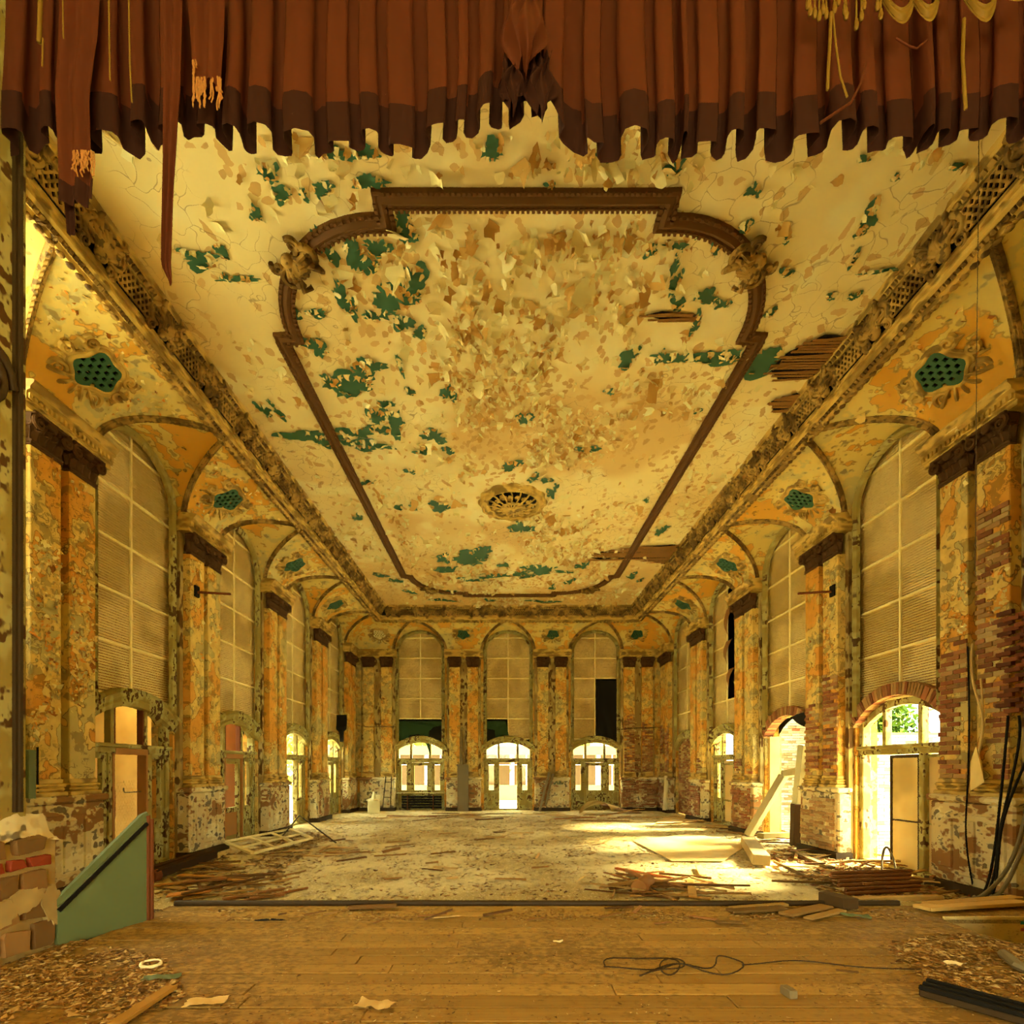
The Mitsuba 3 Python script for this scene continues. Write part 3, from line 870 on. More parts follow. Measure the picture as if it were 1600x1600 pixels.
def door(side, b, label, leaf='open', glass=True, brown='mat_orange', fan=True, lower='mat_frame', skip=(), brick_head=False, sides=True):
    DN[0] += 1; key = struct(f'door_{DN[0]}', label, 'door')
    ss = np.linspace(-HALF - .12, HALF + .12, 26)
    z = lambda q, d: seg_z(q, HALF + .12, 3.08) + d
    if not brick_head:
        path = np.array([[b + q, 0, float(z(q, 0))] for q in ss])
        put(key, 'arch_moulding', tf(sweep(path, [(0, -.05)], (0, 0, 1)) if False else sweep(path, [(.18, -.2), (-.02, -.2), (-.06, -.1), (-.03, -.06), (-.10, .02), (-.10, .08), (-.14, .12), (-.05, .16), (.18, .16)], (0, 0, 1)), SIDE[side]), 'mat_frame')
    t0, t1 = -.24, -.12
    mb = MB()
    for sg in (-1, 1): mb.add(cbx(*sorted((b + sg * 1.10, b + sg * 1.23)), t0 - .03, t1 + .04, 0, 3.2, .015))
    if fan:
        # curved head rail
        q = np.linspace(-1.2, 1.2, 24); path = np.array([[b + x, (t0 + t1) / 2, float(seg_z(x)) - .15] for x in q])
        mb.add(sweep(path, [(-.06, -.07), (.06, -.07), (.06, .09), (-.06, .09), (-.06, -.07)], (0, 0, 1)))
    put(key, 'frame', tf(mb.mesh(), SIDE[side]), 'mat_frame')
    put(key, 'threshold', tf(cbx(b - 1.22, b + 1.22, t0 - .1, t1 + .05, -.05, .07, .01), SIDE[side]), 'mat_frame')
    put(key, 'transom', tf(MB().add(cbx(b - 1.22, b + 1.22, t0 - .04, t1 + .06, 2.42, 2.56, .012)).add(cbx(b - 1.25, b + 1.25, t0 - .04, t1 + .11, 2.54, 2.62, .02)).mesh(), SIDE[side]), 'mat_frame')
    if brown: put(key, 'transom_board', tf(cbx(b - .46, b + .46, t1 + .04, t1 + .075, 2.40, 2.53, .006), SIDE[side]), brown)
    for sg in (-1, 1):
        if ('mullion', sg) not in skip:
            put(key, 'mullion', tf(MB().add(cbx(b + sg * .52 - .07, b + sg * .52 + .07, t0 - .02, t1 + .03, 0, 2.45, .015)).mesh(), SIDE[side]), 'mat_frame')
            if brown: put(key, 'door_post', tf(cbx(b + sg * .475 - .03, b + sg * .475 + .03, t0 - .04, t1 + .045, 0, 2.43, .006), SIDE[side]), brown)
        if fan:
            put(key, 'fanlight_bar', tf(cbx(b + sg * .48 - .05, b + sg * .48 + .05, t0, t1 + .02, 2.6, float(seg_z(.48)) - .2, .01), SIDE[side]), 'mat_frame')
            if brown: put(key, 'fanlight_strip', tf(cbx(b + sg * .40 - .02, b + sg * .40 + .02, t0, t1 + .01, 2.62, float(seg_z(.48)) - .2, .006), SIDE[side]), 'mat_rust')
            if glass: put(key, 'fanlight_pane', pane(side, b, headpoly(*sorted((sg * .52, sg * 1.11)), 2.62), t0 + .02), 'mat_glass')
        if sides and ('side', sg) not in skip:
            x0, x1 = sorted((b + sg * .58, b + sg * 1.11))
            m = MB()
            for a, c in ((x0, x0 + .13), (x1 - .13, x1)): m.add(cbx(a, c, t0 + .01, t1 - .01, .9, 2.43, .01))
            m.add(cbx(x0, x1, t0 + .01, t1 - .01, .86, 1.0, .01)).add(cbx(x0, x1, t0 + .01, t1 - .01, 2.32, 2.43, .01))
            kk = put(key, 'sidelight', tf(m.mesh(), SIDE[side]), 'mat_frame')
            if glass: put(kk, 'pane', tf(bx(x0 + .12, x1 - .12, t0 + .05, t0 + .052, 1.0, 2.32), SIDE[side]), 'mat_glass')
            m = MB().add(cbx(x0, x1, t0, t1 - .02, .0, .88, .01)).add(cbx(x0 + .1, x1 - .1, t1 - .03, t1 + .01, .16, .78, .02)).add(cbx(x0 + .17, x1 - .17, t1, t1 + .03, .24, .70, .02))
            put(key, 'lower_panel', tf(m.mesh(), SIDE[side]), lower)
    if fan and glass: put(key, 'fanlight_pane', pane(side, b, headpoly(-.42, .42, 2.62), t0 + .02), 'mat_glass')
    if leaf == 'glazed':
        m = MB()
        for a, c in ((-.45, -.32), (.32, .45)): m.add(cbx(b + a, b + c, t0, t1 - .02, .03, 2.4, .01))
        for a, c in ((.03, .2), (.86, 1.0), (2.25, 2.4)): m.add(cbx(b - .45, b + .45, t0, t1 - .02, a, c, .01))
        kk = put(key, 'door_leaf', tf(m.mesh(), SIDE[side]), 'mat_frame')
        put(kk, 'pane', tf(bx(b - .33, b + .33, t0 + .05, t0 + .052, 1.0, 2.26), SIDE[side]), 'mat_glass')
        put(kk, 'lower_panel', tf(bx(b - .33, b + .33, t0 + .03, t1 - .05, .2, .88), SIDE[side]), brown or 'mat_frame')
    elif leaf == 'solid':
        m = MB().add(cbx(b - .45, b + .45, t0, t1 - .03, .02, 2.4, .01))
        kk = put(key, 'door_leaf', tf(m.mesh(), SIDE[side]), 'mat_cream')
        m = MB()
        for a, c in ((-.42, -.36), (.36, .42)): m.add(cbx(b + a, b + c, t1 - .04, t1, .1, 2.3, .01))
        for a, c in ((.1, .16), (.9, .96), (2.24, 2.3)): m.add(cbx(b - .42, b + .42, t1 - .04, t1, a, c, .01))
        put(kk, 'beading', tf(m.mesh(), SIDE[side]), 'mat_frame')
    return key


ORD = {'left': ['nearest the stage', 'second from the stage', 'third from the stage', 'nearest the far corner']}
for k, b in enumerate(BAYS):
    near = ('hidden beside the proscenium', 'nearest the stage', 'second from the stage', 'third from the stage', 'nearest the far end')[k]
    if k: window('left', b, f'tall arched window blinded with ribbed tan boards above the intact doors, {near}')
    miss = {3: [(2, 1), (3, 1), (4, 1), (5, 1), (3, 0)]}.get(k, [])
    # on this wall the near half of a window is c == 0
    miss = {3: [(3, 0), (4, 0), (5, 0), (2, 0)]}.get(k, [])
    window('right', b, f'tall arched window blinded with ribbed tan boards on the stripped brick wall, {near}' + (', its boards hanging torn' if k == 3 else ''), miss)
window('back', BBAYS[0], 'arched blind window over the bright door beside the radiator, its bottom boards gone', [(0, 0), (0, 1), (1, 0), (1, 1)])
window('back', BBAYS[1], 'arched blind window above the middle door of the end wall', [(0, 0), (0, 1), (1, 0)])
window('back', BBAYS[2], 'arched blind window of the end wall with a black gap where boards are missing', [(1, 1), (2, 1), (3, 1), (0, 1)])

door('left', BAYS[0], 'shuttered doorway hidden behind the proscenium', 'solid', brown=None)
door('left', BAYS[1], 'doorway with a bare brown frame and grey fanlight behind the green parapet', 'open')
door('left', BAYS[2], 'glazed door with an orange-brown lower panel and grey-green fanlight', 'glazed')
door('left', BAYS[3], 'open doorway with light pouring in, third along the wall of intact doors', 'open', glass=False, brown=None)
door('left', BAYS[4], 'glazed door glowing yellow in the far corner', 'glazed', brown=None)
d6 = door('back', BBAYS[0], 'glazed door set of the end wall above a dark radiator', 'glazed', brown=None)
door('back', BBAYS[1], 'open middle doorway of the end wall, flooded with daylight', 'open', brown=None)
door('back', BBAYS[2], 'glazed door set of the end wall behind the curled board', 'glazed', brown=None)
# right wall
d9 = door('right', BAYS[1], 'doorway under a bare brick arch, half boarded with cream panels', 'open', glass=False, brown=None, sides=False, skip=(('mullion', 1),), brick_head=True)
d10 = struct('door_10', 'broken doorway without any frame, propped timbers inside', 'door'); DN[0] = 10
put(d10, 'jamb_lining', tf(MB().add(bx(BAYS[2] + 1.12, BAYS[2] + 1.22, -.4, -.1, 0, 3.1)).mesh(), SIDE['right']), 'mat_cream')
door('right', BAYS[3], 'closed cream door with an intact fanlight on the stripped wall', 'solid', brown=None)
for k in (0, 4):
    n = struct(f'door_{DN[0] + 1}', ('doorway walled up with blocks beside the proscenium', '', '', '', 'doorway bricked up with red brick in the far corner')[k], 'door'); DN[0] += 1
    put(n, 'infill', tf(bx(BAYS[k] - 1.23, BAYS[k] + 1.23, -.4, -.12, 0, 3.7), SIDE['right']), 'mat_mortar')
put(n, 'arch_moulding', tf(sweep(np.array([[BAYS[4] + q, 0, float(seg_z(q))] for q in np.linspace(-1.22, 1.22, 20)]), [(.18, -.2), (-.02, -.2), (-.1, .02), (-.05, .16), (.18, .16)]), SIDE['right']), 'mat_frame')
BRICKED = n
# panels in the first doorway of the right wall
b = BAYS[1]
for a, c, t, m in ((b - .42, b + .36, -.16, 'mat_panel'), (b - 1.10, b - .46, -.19, 'mat_cream')):
    kk = put(d9, 'board_panel', tf(cbx(a, c, t - .03, t, .02, 2.40, .006), SIDE['right']), m)
    e = MB()
    for x in (a, c - .05): e.add(cbx(x, x + .05, t - .01, t + .025, .02, 2.4, .008))
    e.add(cbx(a, c, t - .01, t + .02, 2.34, 2.4, .008)).add(cbx(a, c, t - .01, t + .02, 1.02, 1.05, .006))
    put(kk, 'edging', tf(e.mesh(), SIDE['right']), 'mat_dark' if m == 'mat_panel' else 'mat_frame')

# ------------------------------------------------------------------ stage: boards, edge, stair wells
struct('stage', 'wooden stage floor of dusty boards', 'stage floor')
YE = 5.95
put('stage', 'understructure', bx(PL, PRX, 0.0, YE - .02, 0.02, STAGE - .035), 'mat_dark')
rs = np.random.default_rng(4)
row = 0; y = 1.9
while y < YE - .02:
    w = min(.19, YE - y)
    x = -4.0 + rs.uniform(-1.5, 0)
    while x < PRX:
        ln = rs.uniform(2.4, 4.6); a, c = max(x, -4.05), min(x + ln, 4.64)
        if y > 4.6: a = max(a, -3.86)
        if c - a > .1: put('stage', 'plank', cbx(a + .003, c - .003, y + .005, y + w - .005, STAGE - .035, STAGE + rs.uniform(-.004, .004), .006), 'mat_stage')
        x += ln
    y += w
put('stage', 'nosing', tube([[-3.8, YE, STAGE + .028], [-1, YE, STAGE + .032], [2, YE, STAGE + .026], [4.6, YE, STAGE + .03]], .034, 12), 'mat_dark', smooth=True)
put('stage', 'front_board', bx(-3.9, 6.2, YE - .03, YE - .01, 0.0, STAGE - .03), 'mat_dark')
# side floors beyond the stair wells
put('stage', 'side_landing', MB().add(bx(4.64, 6.6, 5.4, YE, STAGE - .04, STAGE)).add(bx(-6.6, -3.9, 5.3, YE, STAGE - .3, STAGE - .25)).mesh(), 'mat_stage')
# stair parapet, left
k = thing('stair_parapet', 'sloping grey-green boarded stair parapet with a dark handrail at the stage edge', 'parapet')
A, B = px(85, 1477, 4.64), px(224, 1438, 5.38)
A[2] = B[2] = STAGE
ux = unit(B - A); ln = np.linalg.norm((B - A)[:2])
pl = Polygon([(0, -.02), (ln, -.02), (ln, 1.07), (0, .35)])
v, f = extrude(pl, .05)
M = frame(A, ux, [0, 0, 1], unit(np.cross(ux, [0, 0, 1])))
put(k, 'panel', tf((v, f), M), 'mat_parapet')
put(k, 'handrail', tf(sweep([[0, .35, .025], [ln - .02, 1.07, .025], [ln + .03, 1.09, .025]], [(-.05, -.022), (.05, -.022), (.058, .0), (.05, .022), (-.05, .022), (-.058, 0), (-.05, -.022)], (0, 0, 1)), M), 'mat_parapet', smooth=30)
put(k, 'rail_beading', tf(sweep([[0, .31, .055], [ln, 1.02, .055]], [(-.016, -.016), (.016, -.016), (.016, .016), (-.016, .016), (-.016, -.016)], (0, 0, 1)), M), 'mat_black')
put(k, 'end_post', tf(MB().add(tube([[ln + .02, -.02, .03], [ln + .02, 1.1, .03]], .028, 10)).add(tube([[ln + .06, -.02, .03], [ln + .06, 1.06, .03]], .026, 10)).mesh(), M), 'mat_rust', smooth=40)
# stair well, right
k = thing('stair_well_board', 'plain olive board closing the stair well beside the pale planks', 'board')
whole(k, cbx(4.66, 6.2, 5.40, 5.43, 0.05, STAGE + .03, .006), 'mat_panel')
k2 = thing('sticker', 'small sticker striped red, yellow and green on the olive board', 'sticker')
mb = MB()
for q, c in enumerate(((200, 40, 30), (220, 190, 50), (50, 140, 120))):
    mb.add(bx(5.46, 5.56, 5.392, 5.395, STAGE - .12 + q * .035, STAGE - .085 + q * .035), lin(*c))
whole(k2, mb.mesh(), 'mat_vc', color=mb.col())

# ------------------------------------------------------------------ paint: bare green patches, laths, curling chips
GREEN = '''420 266 30 26;440 300 30 22;475 302 12 16;505 292 30 20;575 282 42 24;525 237 50 18;570 235 36 20;400 332 18 20;768 232 32 28;627 330 28 36;636 362 30 24;312 404 46 26;290 392 20 10;346 390 13 24;375 434 46 10;
352 431 14 12;505 382 26 48;556 398 30 52;590 385 32 26;583 414 15 15;537 466 22 46;552 474 12 14;615 464 52 38;648 438 30 48;632 450 40 30;590 490 36 18;462 490 18 12;495 488 30 12;630 503 24 24;655 518 22 14;494 541 30 24;548 600 56 28;
566 582 26 34;580 569 32 18;518 598 26 22;589 650 24 28;617 660 24 36;594 669 30 12;556 674 44 14;470 680 60 15;502 688 26 16;580 692 50 12;540 690 22 12;678 680 28 20;701 612 18 24;412 638 16 20;434 641 10 26;819 652 22 14;
625 568 8 26;1054 261 22 28;1177 295 17 22;859 286 13 10;1358 338 22 36;1345 360 12 20;1018 390 16 18;1053 382 28 14;1056 408 12 34;1055 440 14 30;1059 472 16 24;1104 461 34 18;1128 473 22 14;1119 385 12 24;1087 362 12 18;1165 352 20 18;
1230 371 9 14;1229 424 18 14;1205 486 12 16;983 556 24 34;1060 557 60 14;1110 558 70 17;1150 553 50 14;1033 557 12 22;1190 563 60 36;1088 502 12 28;952 610 14 10;818 653 22 12;1497 257 26 9;1400 275 12 10;1350 246 18 10;945 240 22 16;
1375 422 60 5;1337 400 8 26;1300 460 16 10;1335 461 13 15;799 726 28 12;835 745 14 12;854 750 14 8;863 767 14 18;815 824 30 16;687 791 28 12;645 790 10 9;624 792 10 10;729 871 42 18;753 864 28 16;694 872 14 16;698 889 44 7;787 882 14 8;
842 889 44 12;815 893 16 10;784 898 64 5;883 893 28 4;911 882 14 12;890 908 12 8;863 917 10 6;1033 827 20 12;987 899 14 8;1000 906 10 5;619 906 16 8;639 923 14 8;595 898 18 6;691 937 34 4;849 939 40 4;765 937 16 4;569 752 16 9;560 807 14 10;
700 702 16 10;660 705 20 8;930 700 16 8;1010 780 10 6;600 630 20 12;640 610 14 10;760 900 26 6;700 925 30 4;905 700 12 8;570 700 22 10;640 735 14 8;1090 640 10 8;520 680 20 12;820 900 20 6;735 905 34 5;668 700 16 8'''
rg = np.random.default_rng(21)
GP = []
for it in GREEN.replace('\n', '').split(';'):
    u, v, w, h = map(float, it.split())
    c = on_ceiling(u, v); d = c[1]
    rx, ry = 1.12 * w * d / 1600, 1.12 * h * d * d / 12000
    pl = ragged(c[0], c[1], rx, ry, rg.uniform(-.25, .25), 34, .42, rg)
    GP.append((c[0], c[1], rx, ry))
    vv, ff = flat(pl)
    vv = vv + [0, 0, CEIL - .022]
    put('ceiling', 'bare_patch', (vv, ff), 'mat_green', label='bare green patch where the cream paint has come off' if len(GP) == 1 else None)

for lab, pts, n in (('ragged hole showing brown laths beside the cornice', [(1203, 575), (1232, 548), (1290, 520), (1330, 524), (1300, 570), (1262, 590), (1215, 590)], 16), ('strip of bare laths', [(1205, 625), (1245, 612), (1262, 618), (1240, 640), (1208, 642)], 8),
                    ('strip of bare laths', [(1008, 490), (1035, 484), (1090, 490), (1085, 500), (1040, 499)], 6), ('long broken strip of bare laths', [(910, 868), (945, 860), (1000, 853), (1055, 850), (1062, 858), (1040, 880), (990, 872), (940, 874)], 14)):
    q = Polygon([tuple(on_ceiling(u, v)[:2]) for u, v in pts]).buffer(0)
    vv, ff = flat(q)
    key = put('ceiling', 'lath_hole', (vv + [0, 0, CEIL - .024], ff), 'mat_black', label=lab)
    x0, y0, x1, y1 = q.bounds
    for k in range(n):
        y = y0 + (y1 - y0) * (k + .5) / n
        ln = q.intersection(sbox(x0 - .1, y - .02, x1 + .1, y + .02))
        for gq in getattr(ln, 'geoms', [ln]):
            if gq.is_empty: continue
            a, _, b_, _ = gq.bounds
            if b_ - a < .1: continue
            a -= rg.uniform(-.05, .12); b_ += rg.uniform(-.12, .08)
            dz = rg.uniform(0, .1) if k % 3 == 0 else rg.uniform(0, .02)
            w = (y1 - y0) / n * rg.uniform(.3, .45)
            put(key, 'lath', (np.array([[a, y - w, CEIL - .03 - dz], [b_, y - w, CEIL - .03], [b_, y + w, CEIL - .03], [a, y + w, CEIL - .03 - dz], [a, y - w, CEIL - .04 - dz], [b_, y - w, CEIL - .04], [b_, y + w, CEIL - .04], [a, y + w, CEIL - .04 - dz]]), BOXF), 'mat_lath')


def ceil_density(P):
    x, y = P[:, 0], P[:, 1]
    n = meshkit.fbm(np.column_stack([x * .55, y * .5, x * 0 + 4]), 3, 9)
    return np.clip((n - .40) * 4.0, 0.05, 1) * np.exp(-((x - .3) / 3.9) ** 2)


COLS = np.array([lin(218, 208, 152), lin(208, 188, 126), lin(194, 156, 84), lin(176, 132, 62), lin(226, 220, 172)])
P = np.column_stack([rg.uniform(-5.3, 5.9, 40000), rg.uniform(6.0, 23.6, 40000)])
P = P[rg.random(len(P)) < ceil_density(P) * .40]
MOULD = shapely.LinearRing(loop[:, :2])
P = P[shapely.distance(MOULD, shapely.points(P)) > .22]
for x, y, rx, ry in GP: P = P[((P[:, 0] - x) / rx) ** 2 + ((P[:, 1] - y) / ry) ** 2 > 1.1]
k = len(P); a = rg.normal(PI / 2, 1.3, k)
D = np.column_stack([np.cos(a), np.sin(a), 0 * a])
L = rg.gamma(3.0, .024, k) + .02
v, f = flakes(np.column_stack([P, np.full(k, CEIL - .012)]), [0, 0, -1], D, L, L * rg.uniform(.5, 1.4, k), rg.uniform(.3, 1.9, k), .5, 3)
put('ceiling', 'paint_chip', (v, f), 'mat_vc', color=np.repeat(COLS[rg.choice(5, k, p=[.32, .24, .2, .10, .14])], 12, 0), kind='stuff', smooth=True)
# fringes of hanging chips round the green patches
PP, DD, LL = [], [], []
for x, y, rx, ry in GP:
    m = int(4 + 15 * min(rx + ry, .9)); a = rg.uniform(0, 2 * PI, m)
    PP.append(np.column_stack([x + 1.02 * rx * np.cos(a), y + 1.02 * ry * np.sin(a), np.full(m, CEIL - .02)])); DD.append(np.column_stack([-np.cos(a), -np.sin(a), 0 * a])); LL.append(rg.uniform(.04, .13, m) * min(1, .4 + rx + ry))
PP, DD, LL = np.vstack(PP), np.vstack(DD), np.concatenate(LL); m = len(PP)
v, f = flakes(PP, [0, 0, -1], DD, LL, LL * rg.uniform(.6, 1.4, m), rg.uniform(.6, 1.6, m), .6, 4)
put('ceiling', 'torn_paint_edge', (v, f), 'mat_vc', color=np.repeat(COLS[rg.choice(5, m, p=[.3, .3, .2, .1, .1])], 12, 0), kind='stuff', smooth=True)
# the larger hanging flakes, each its own piece
n = 0
while n < 240:
    p = np.array([[rg.uniform(-4.9, 5.4), rg.uniform(6.2, 21)]])
    if any(((p[0, 0] - x) / (rx + .1)) ** 2 + ((p[0, 1] - y) / (ry + .1)) ** 2 < 1 for x, y, rx, ry in GP) or rg.random() > ceil_density(p)[0] + .04 or MOULD.distance(shapely.Point(p[0])) < .35: continue
    n += 1
    a = rg.normal(PI / 2, 1.0)
    l = rg.uniform(.10, .22) * (1.2 if p[0, 1] > 14 else .9)
    v, f = flakes(np.column_stack([p, [[CEIL - .012]]]), [0, 0, -1], np.array([[math.cos(a), math.sin(a), 0]]), np.array([l]), np.array([l * rg.uniform(.6, 1.3)]), np.array([rg.uniform(.4, 1.7)]), .5, n)
    put('ceiling', 'paint_flake', (v, f), 'mat_vc', color=np.tile(COLS[rg.choice(5, p=[.3, .25, .25, .10, .10])], (12, 1)), smooth=True)

# paint chips on the walls
WC = np.array([lin(214, 148, 56), lin(220, 192, 112), lin(190, 176, 116), lin(150, 92, 34), lin(230, 214, 150)])
for side, n in (('left', 1900), ('right', 1100), ('back', 900)):
    pos, nor = [], []
    prs = PAIRS if side != 'back' else BPAIRS
    off = .36 if side != 'back' else .45
    for _ in range(n):
        i = rg.integers(len(prs)) if side == 'back' or rg.random() < .55 else 0
        s = prs[i] + rg.choice([-off, off]) + rg.uniform(-.27, .27); zz = rg.uniform(2.0, 7.1)
        if side == 'right' and zz < 4.4: continue
        if meshkit.noise(np.array([s * 1.4, zz * 1.1, 3.0]), 5) < .48: continue
        pos.append([s, .302, zz]); nor.append([0, 1, 0])
        if side != 'back':
            th = rg.uniform(.1, 1.35); q = prs[rg.integers(4)]
            hw = 2.04 - HALF * 1.06 * math.cos(th) - .08
            s2, t2, z2 = cove_pt(th, q + rg.uniform(-hw, hw))
            if meshkit.noise(np.array([s2 * 1.4, z2 * 2, 3.0]), 6) > .45:
                pos.append([s2, t2 + .004, z2]); nor.append(unit([0, math.cos(th) / COVE_IN, -math.sin(th) / RISE]))
    pos, nor = np.array(pos), np.array(nor); k = len(pos)
    r3 = rg.normal(size=(k, 3)); D = np.cross(nor, r3); D /= np.linalg.norm(D, axis=1, keepdims=True)
    L = rg.gamma(3, .011, k) + .012
    v, f = flakes(pos, nor, D, L, L * rg.uniform(.5, 1.6, k), rg.uniform(.3, 1.6, k), .5, 9)
    put(f'wall_{side}', 'paint_chip', tf((v, f), SIDE[side]), 'mat_vc', color=np.repeat(WC[rg.choice(5, k, p=[.16, .36, .22, .08, .18])], 12, 0), kind='stuff', smooth=True)

# ------------------------------------------------------------------ bare brick
BC = [(138, 80, 48), (152, 98, 60), (120, 70, 42), (168, 130, 82), (148, 112, 66), (174, 150, 102), (130, 92, 54)]
SINGLE = {'right': 0, 'back': 0}
FIELD = {'right': MB(), 'back': MB()}


def brick(side, s0, s1, z0, z1, t, single, cols=BC, depth=.02, wall=None):
    c = lin(*cols[rg.integers(len(cols))])
    d = depth + rg.uniform(-.006, .008)
    m = tf(bx(s0, s1, t - .03, t + d, z0, z1), SIDE[side])
    if single and SINGLE[side] < 296:
        SINGLE[side] += 1
        put(wall or f'wall_{side}', 'brick', m, 'mat_vc', color=np.tile(c, (8, 1)))
    else: FIELD[side].add(m, c)


def brickwork(side, s0, s1, z0, z1, t, single=False, rag=1.0, hole=.10, cols=BC):
    h, w = .082, .262
    for r in range(int((z1 - z0) / h)):
        zz = z0 + r * h; s = s0 - (w / 2 if r % 2 else 0)
        while s < s1:
            a, c = max(s + .006, s0), min(s + w - .008, s1); mid = (a + c) / 2
            lim = z1 - rag * 1.6 * meshkit.noise(np.array([mid * 1.7, 1.0, t * 9]), 2) - rag * .5 * meshkit.noise(np.array([mid * 5, zz * 2, 4.0]), 3)
            if c - a > .04 and zz < lim and rg.random() > hole and meshkit.noise(np.array([mid * 2.2, zz * 1.6, 7.0]), 4) > .24: brick(side, a, c, zz + .005, zz + h - .007, t, single, cols)
            s += w


p0 = PAIRS[0]
brickwork('right', p0 - .64, p0 - .08, 1.95, 7.0, .30, True, .5)
brickwork('right', p0 + .08, p0 + .64, 1.95, 5.2, .30, True)
brickwork('right', p0 - .72, p0 - .3, .2, 1.4, .385, False, .4, .5)
brickwork('right', p0 - .07, p0 + .07, 1.95, 4.4, .12)
for k, ztop in ((1, 5.0), (2, 3.4), (3, 3.0), (4, 5.4)):
    for o in (-.36, .36): brickwork('right', PAIRS[k] + o - .28, PAIRS[k] + o + .28, 1.95, ztop, .30)
    brickwork('right', PAIRS[k] - .08, PAIRS[k] + .08, 1.9, ztop, .12)
    brickwork('right', PAIRS[k] - .65, PAIRS[k] + .65, .18, 1.5, .41, False, .1, .12, BC[3:6] if k == 1 else BC)
    brickwork('right', PAIRS[k] + .64, PAIRS[k] + .82, .2, ztop - .8, .12)
for k in (0, 1, 2): brickwork('right', PAIRS[k] + .64, PAIRS[k] + .82, .2, 3.4, .12)
brickwork('right', BAYS[4] - 1.2, BAYS[4] + 1.2, .05, 3.6, -.12, False, .1, .03)
for o in (-.45, .45): brickwork('back', BPAIRS[3] + o - .27, BPAIRS[3] + o + .27, 1.95, 5.4, .30)
brickwork('back', BPAIRS[3] - .8, BPAIRS[3] + .95, .2, 1.55, .41, False, .1, .1)
brickwork('back', BPAIRS[3] - .16, BPAIRS[3] + .16, 1.9, 4.8, .12)
# bare brick arches: rings of voussoirs
for k, n, single in ((1, 40, True), (2, 40, False)):
    R = (HALF ** 2 + .52 ** 2) / 1.04; zc = 3.15 + .52 - R; a0 = math.asin(1.3 / R)
    for q in np.linspace(-a0, a0, n):
        c = lin(*BC[rg.integers(5)])
        o = np.array([BAYS[k] + R * math.sin(q), -.06, zc + R * math.cos(q) + .1])
        m = tf(bx(-.03, .03, -.16, .12 + rg.uniform(0, .02), -.13, .13), SIDE['right'] @ frame(o, [math.cos(q), 0, -math.sin(q)], [0, 1, 0], [math.sin(q), 0, math.cos(q)]))
        if single: put('wall_right', 'voussoir', m, 'mat_vc', color=np.tile(c, (8, 1)))
        else: FIELD['right'].add(m, c)
for side in FIELD: put(f'wall_{side}', 'brickwork', FIELD[side].mesh(), 'mat_vc', color=FIELD[side].col(), kind='stuff')

# ------------------------------------------------------------------ outside
struct('wall_corridor', 'cream and brick-red corridor wall seen through the intact doors', 'wall')
put('wall_corridor', 'cream_wall', MB().add(bx(-9.8, -9.5, 5, 15.6, 0, 4.2)).add(bx(-9.8, -7.9, 4.8, 5, 0, 4.2)).mesh(), 'mat_cream')
put('wall_corridor', 'red_wall', bx(-9.8, -9.45, 15.6, 18.6, 0, 4.2), 'mat_rust')
put('wall_corridor', 'red_dado', bx(-9.5, -9.44, 12.0, 12.5, .9, 1.6), 'mat_rust')
put('wall_corridor', 'white_pillar', bx(-9.44, -9.3, 18.2, 18.6, 0, 4.2), 'mat_pale')
put('wall_corridor', 'corridor_roof', bx(-9.8, -7.9, 5, 12.6, 4.2, 4.4), 'mat_cream')
v = []
mb = MB()                                     # hexagonal wire netting nailed over the doorway
h = .075
for i in range(15):
    for j in range(30):
        x, zz = -.5 + i * h * 1.0 + (h / 2 if j % 2 else 0), .05 + j * h * .86 * .95
        if abs(x) > .46: continue
        for q in (0, 2 * PI / 3, 4 * PI / 3):
            e = np.array([x + h * .5 * math.sin(q), zz + h * .5 * math.cos(q)])
            mb.add(tube([[BAYS[1] + x, -.34, zz], [BAYS[1] + e[0], -.34, e[1]]], .0022, 3, cap=False))
put('door_2', 'wire_netting', tf(mb.mesh(), SIDE['left']), 'mat_panel', kind='stuff')
k = thing('grab_bar', 'small bent metal bar across the doorway behind the green parapet', 'bar')
whole(k, tf(tube([[BAYS[1] + .46, -.2, 1.62], [BAYS[1] - .02, -.2, 1.62], [BAYS[1] - .05, -.2, 1.66], [BAYS[1] - .05, -.2, 1.72]], .012, 6), SIDE['left']), 'mat_grey', smooth=True)

WHITE = [(140, 148, 150), (152, 160, 162), (128, 130, 122), (134, 134, 124), (118, 108, 90), (146, 154, 160)]


def outside_wall(name, label, x0, x1, y, hgt, single):
    struct(name, label, 'wall')
    put(name, 'core', bx(x0, x1, y + .02, y + .4, 0, hgt), 'mat_shade')
    mb = MB()
    for r in range(int(hgt / .082)):
        s = x0 - (.13 if r % 2 else 0)
        while s < x1:
            a, c = max(s + .004, x0), min(s + .258, x1)
            if c - a > .04 and rg.random() > .05:
                m = bx(a, c, y - rg.uniform(0, .012), y + .05, r * .082 + .005, r * .082 + .076); col = lin(*WHITE[rg.integers(6)]) if rg.random() > .04 else lin(140, 80, 56)
                if single and c < x0 + 1.7 and r < 34: put(name, 'brick', m, 'mat_vc', color=np.tile(col, (8, 1)))
                else: mb.add(m, col)
            s += .262
    if mb.n: put(name, 'brickwork', mb.mesh(), 'mat_vc', color=mb.col(), kind='stuff')


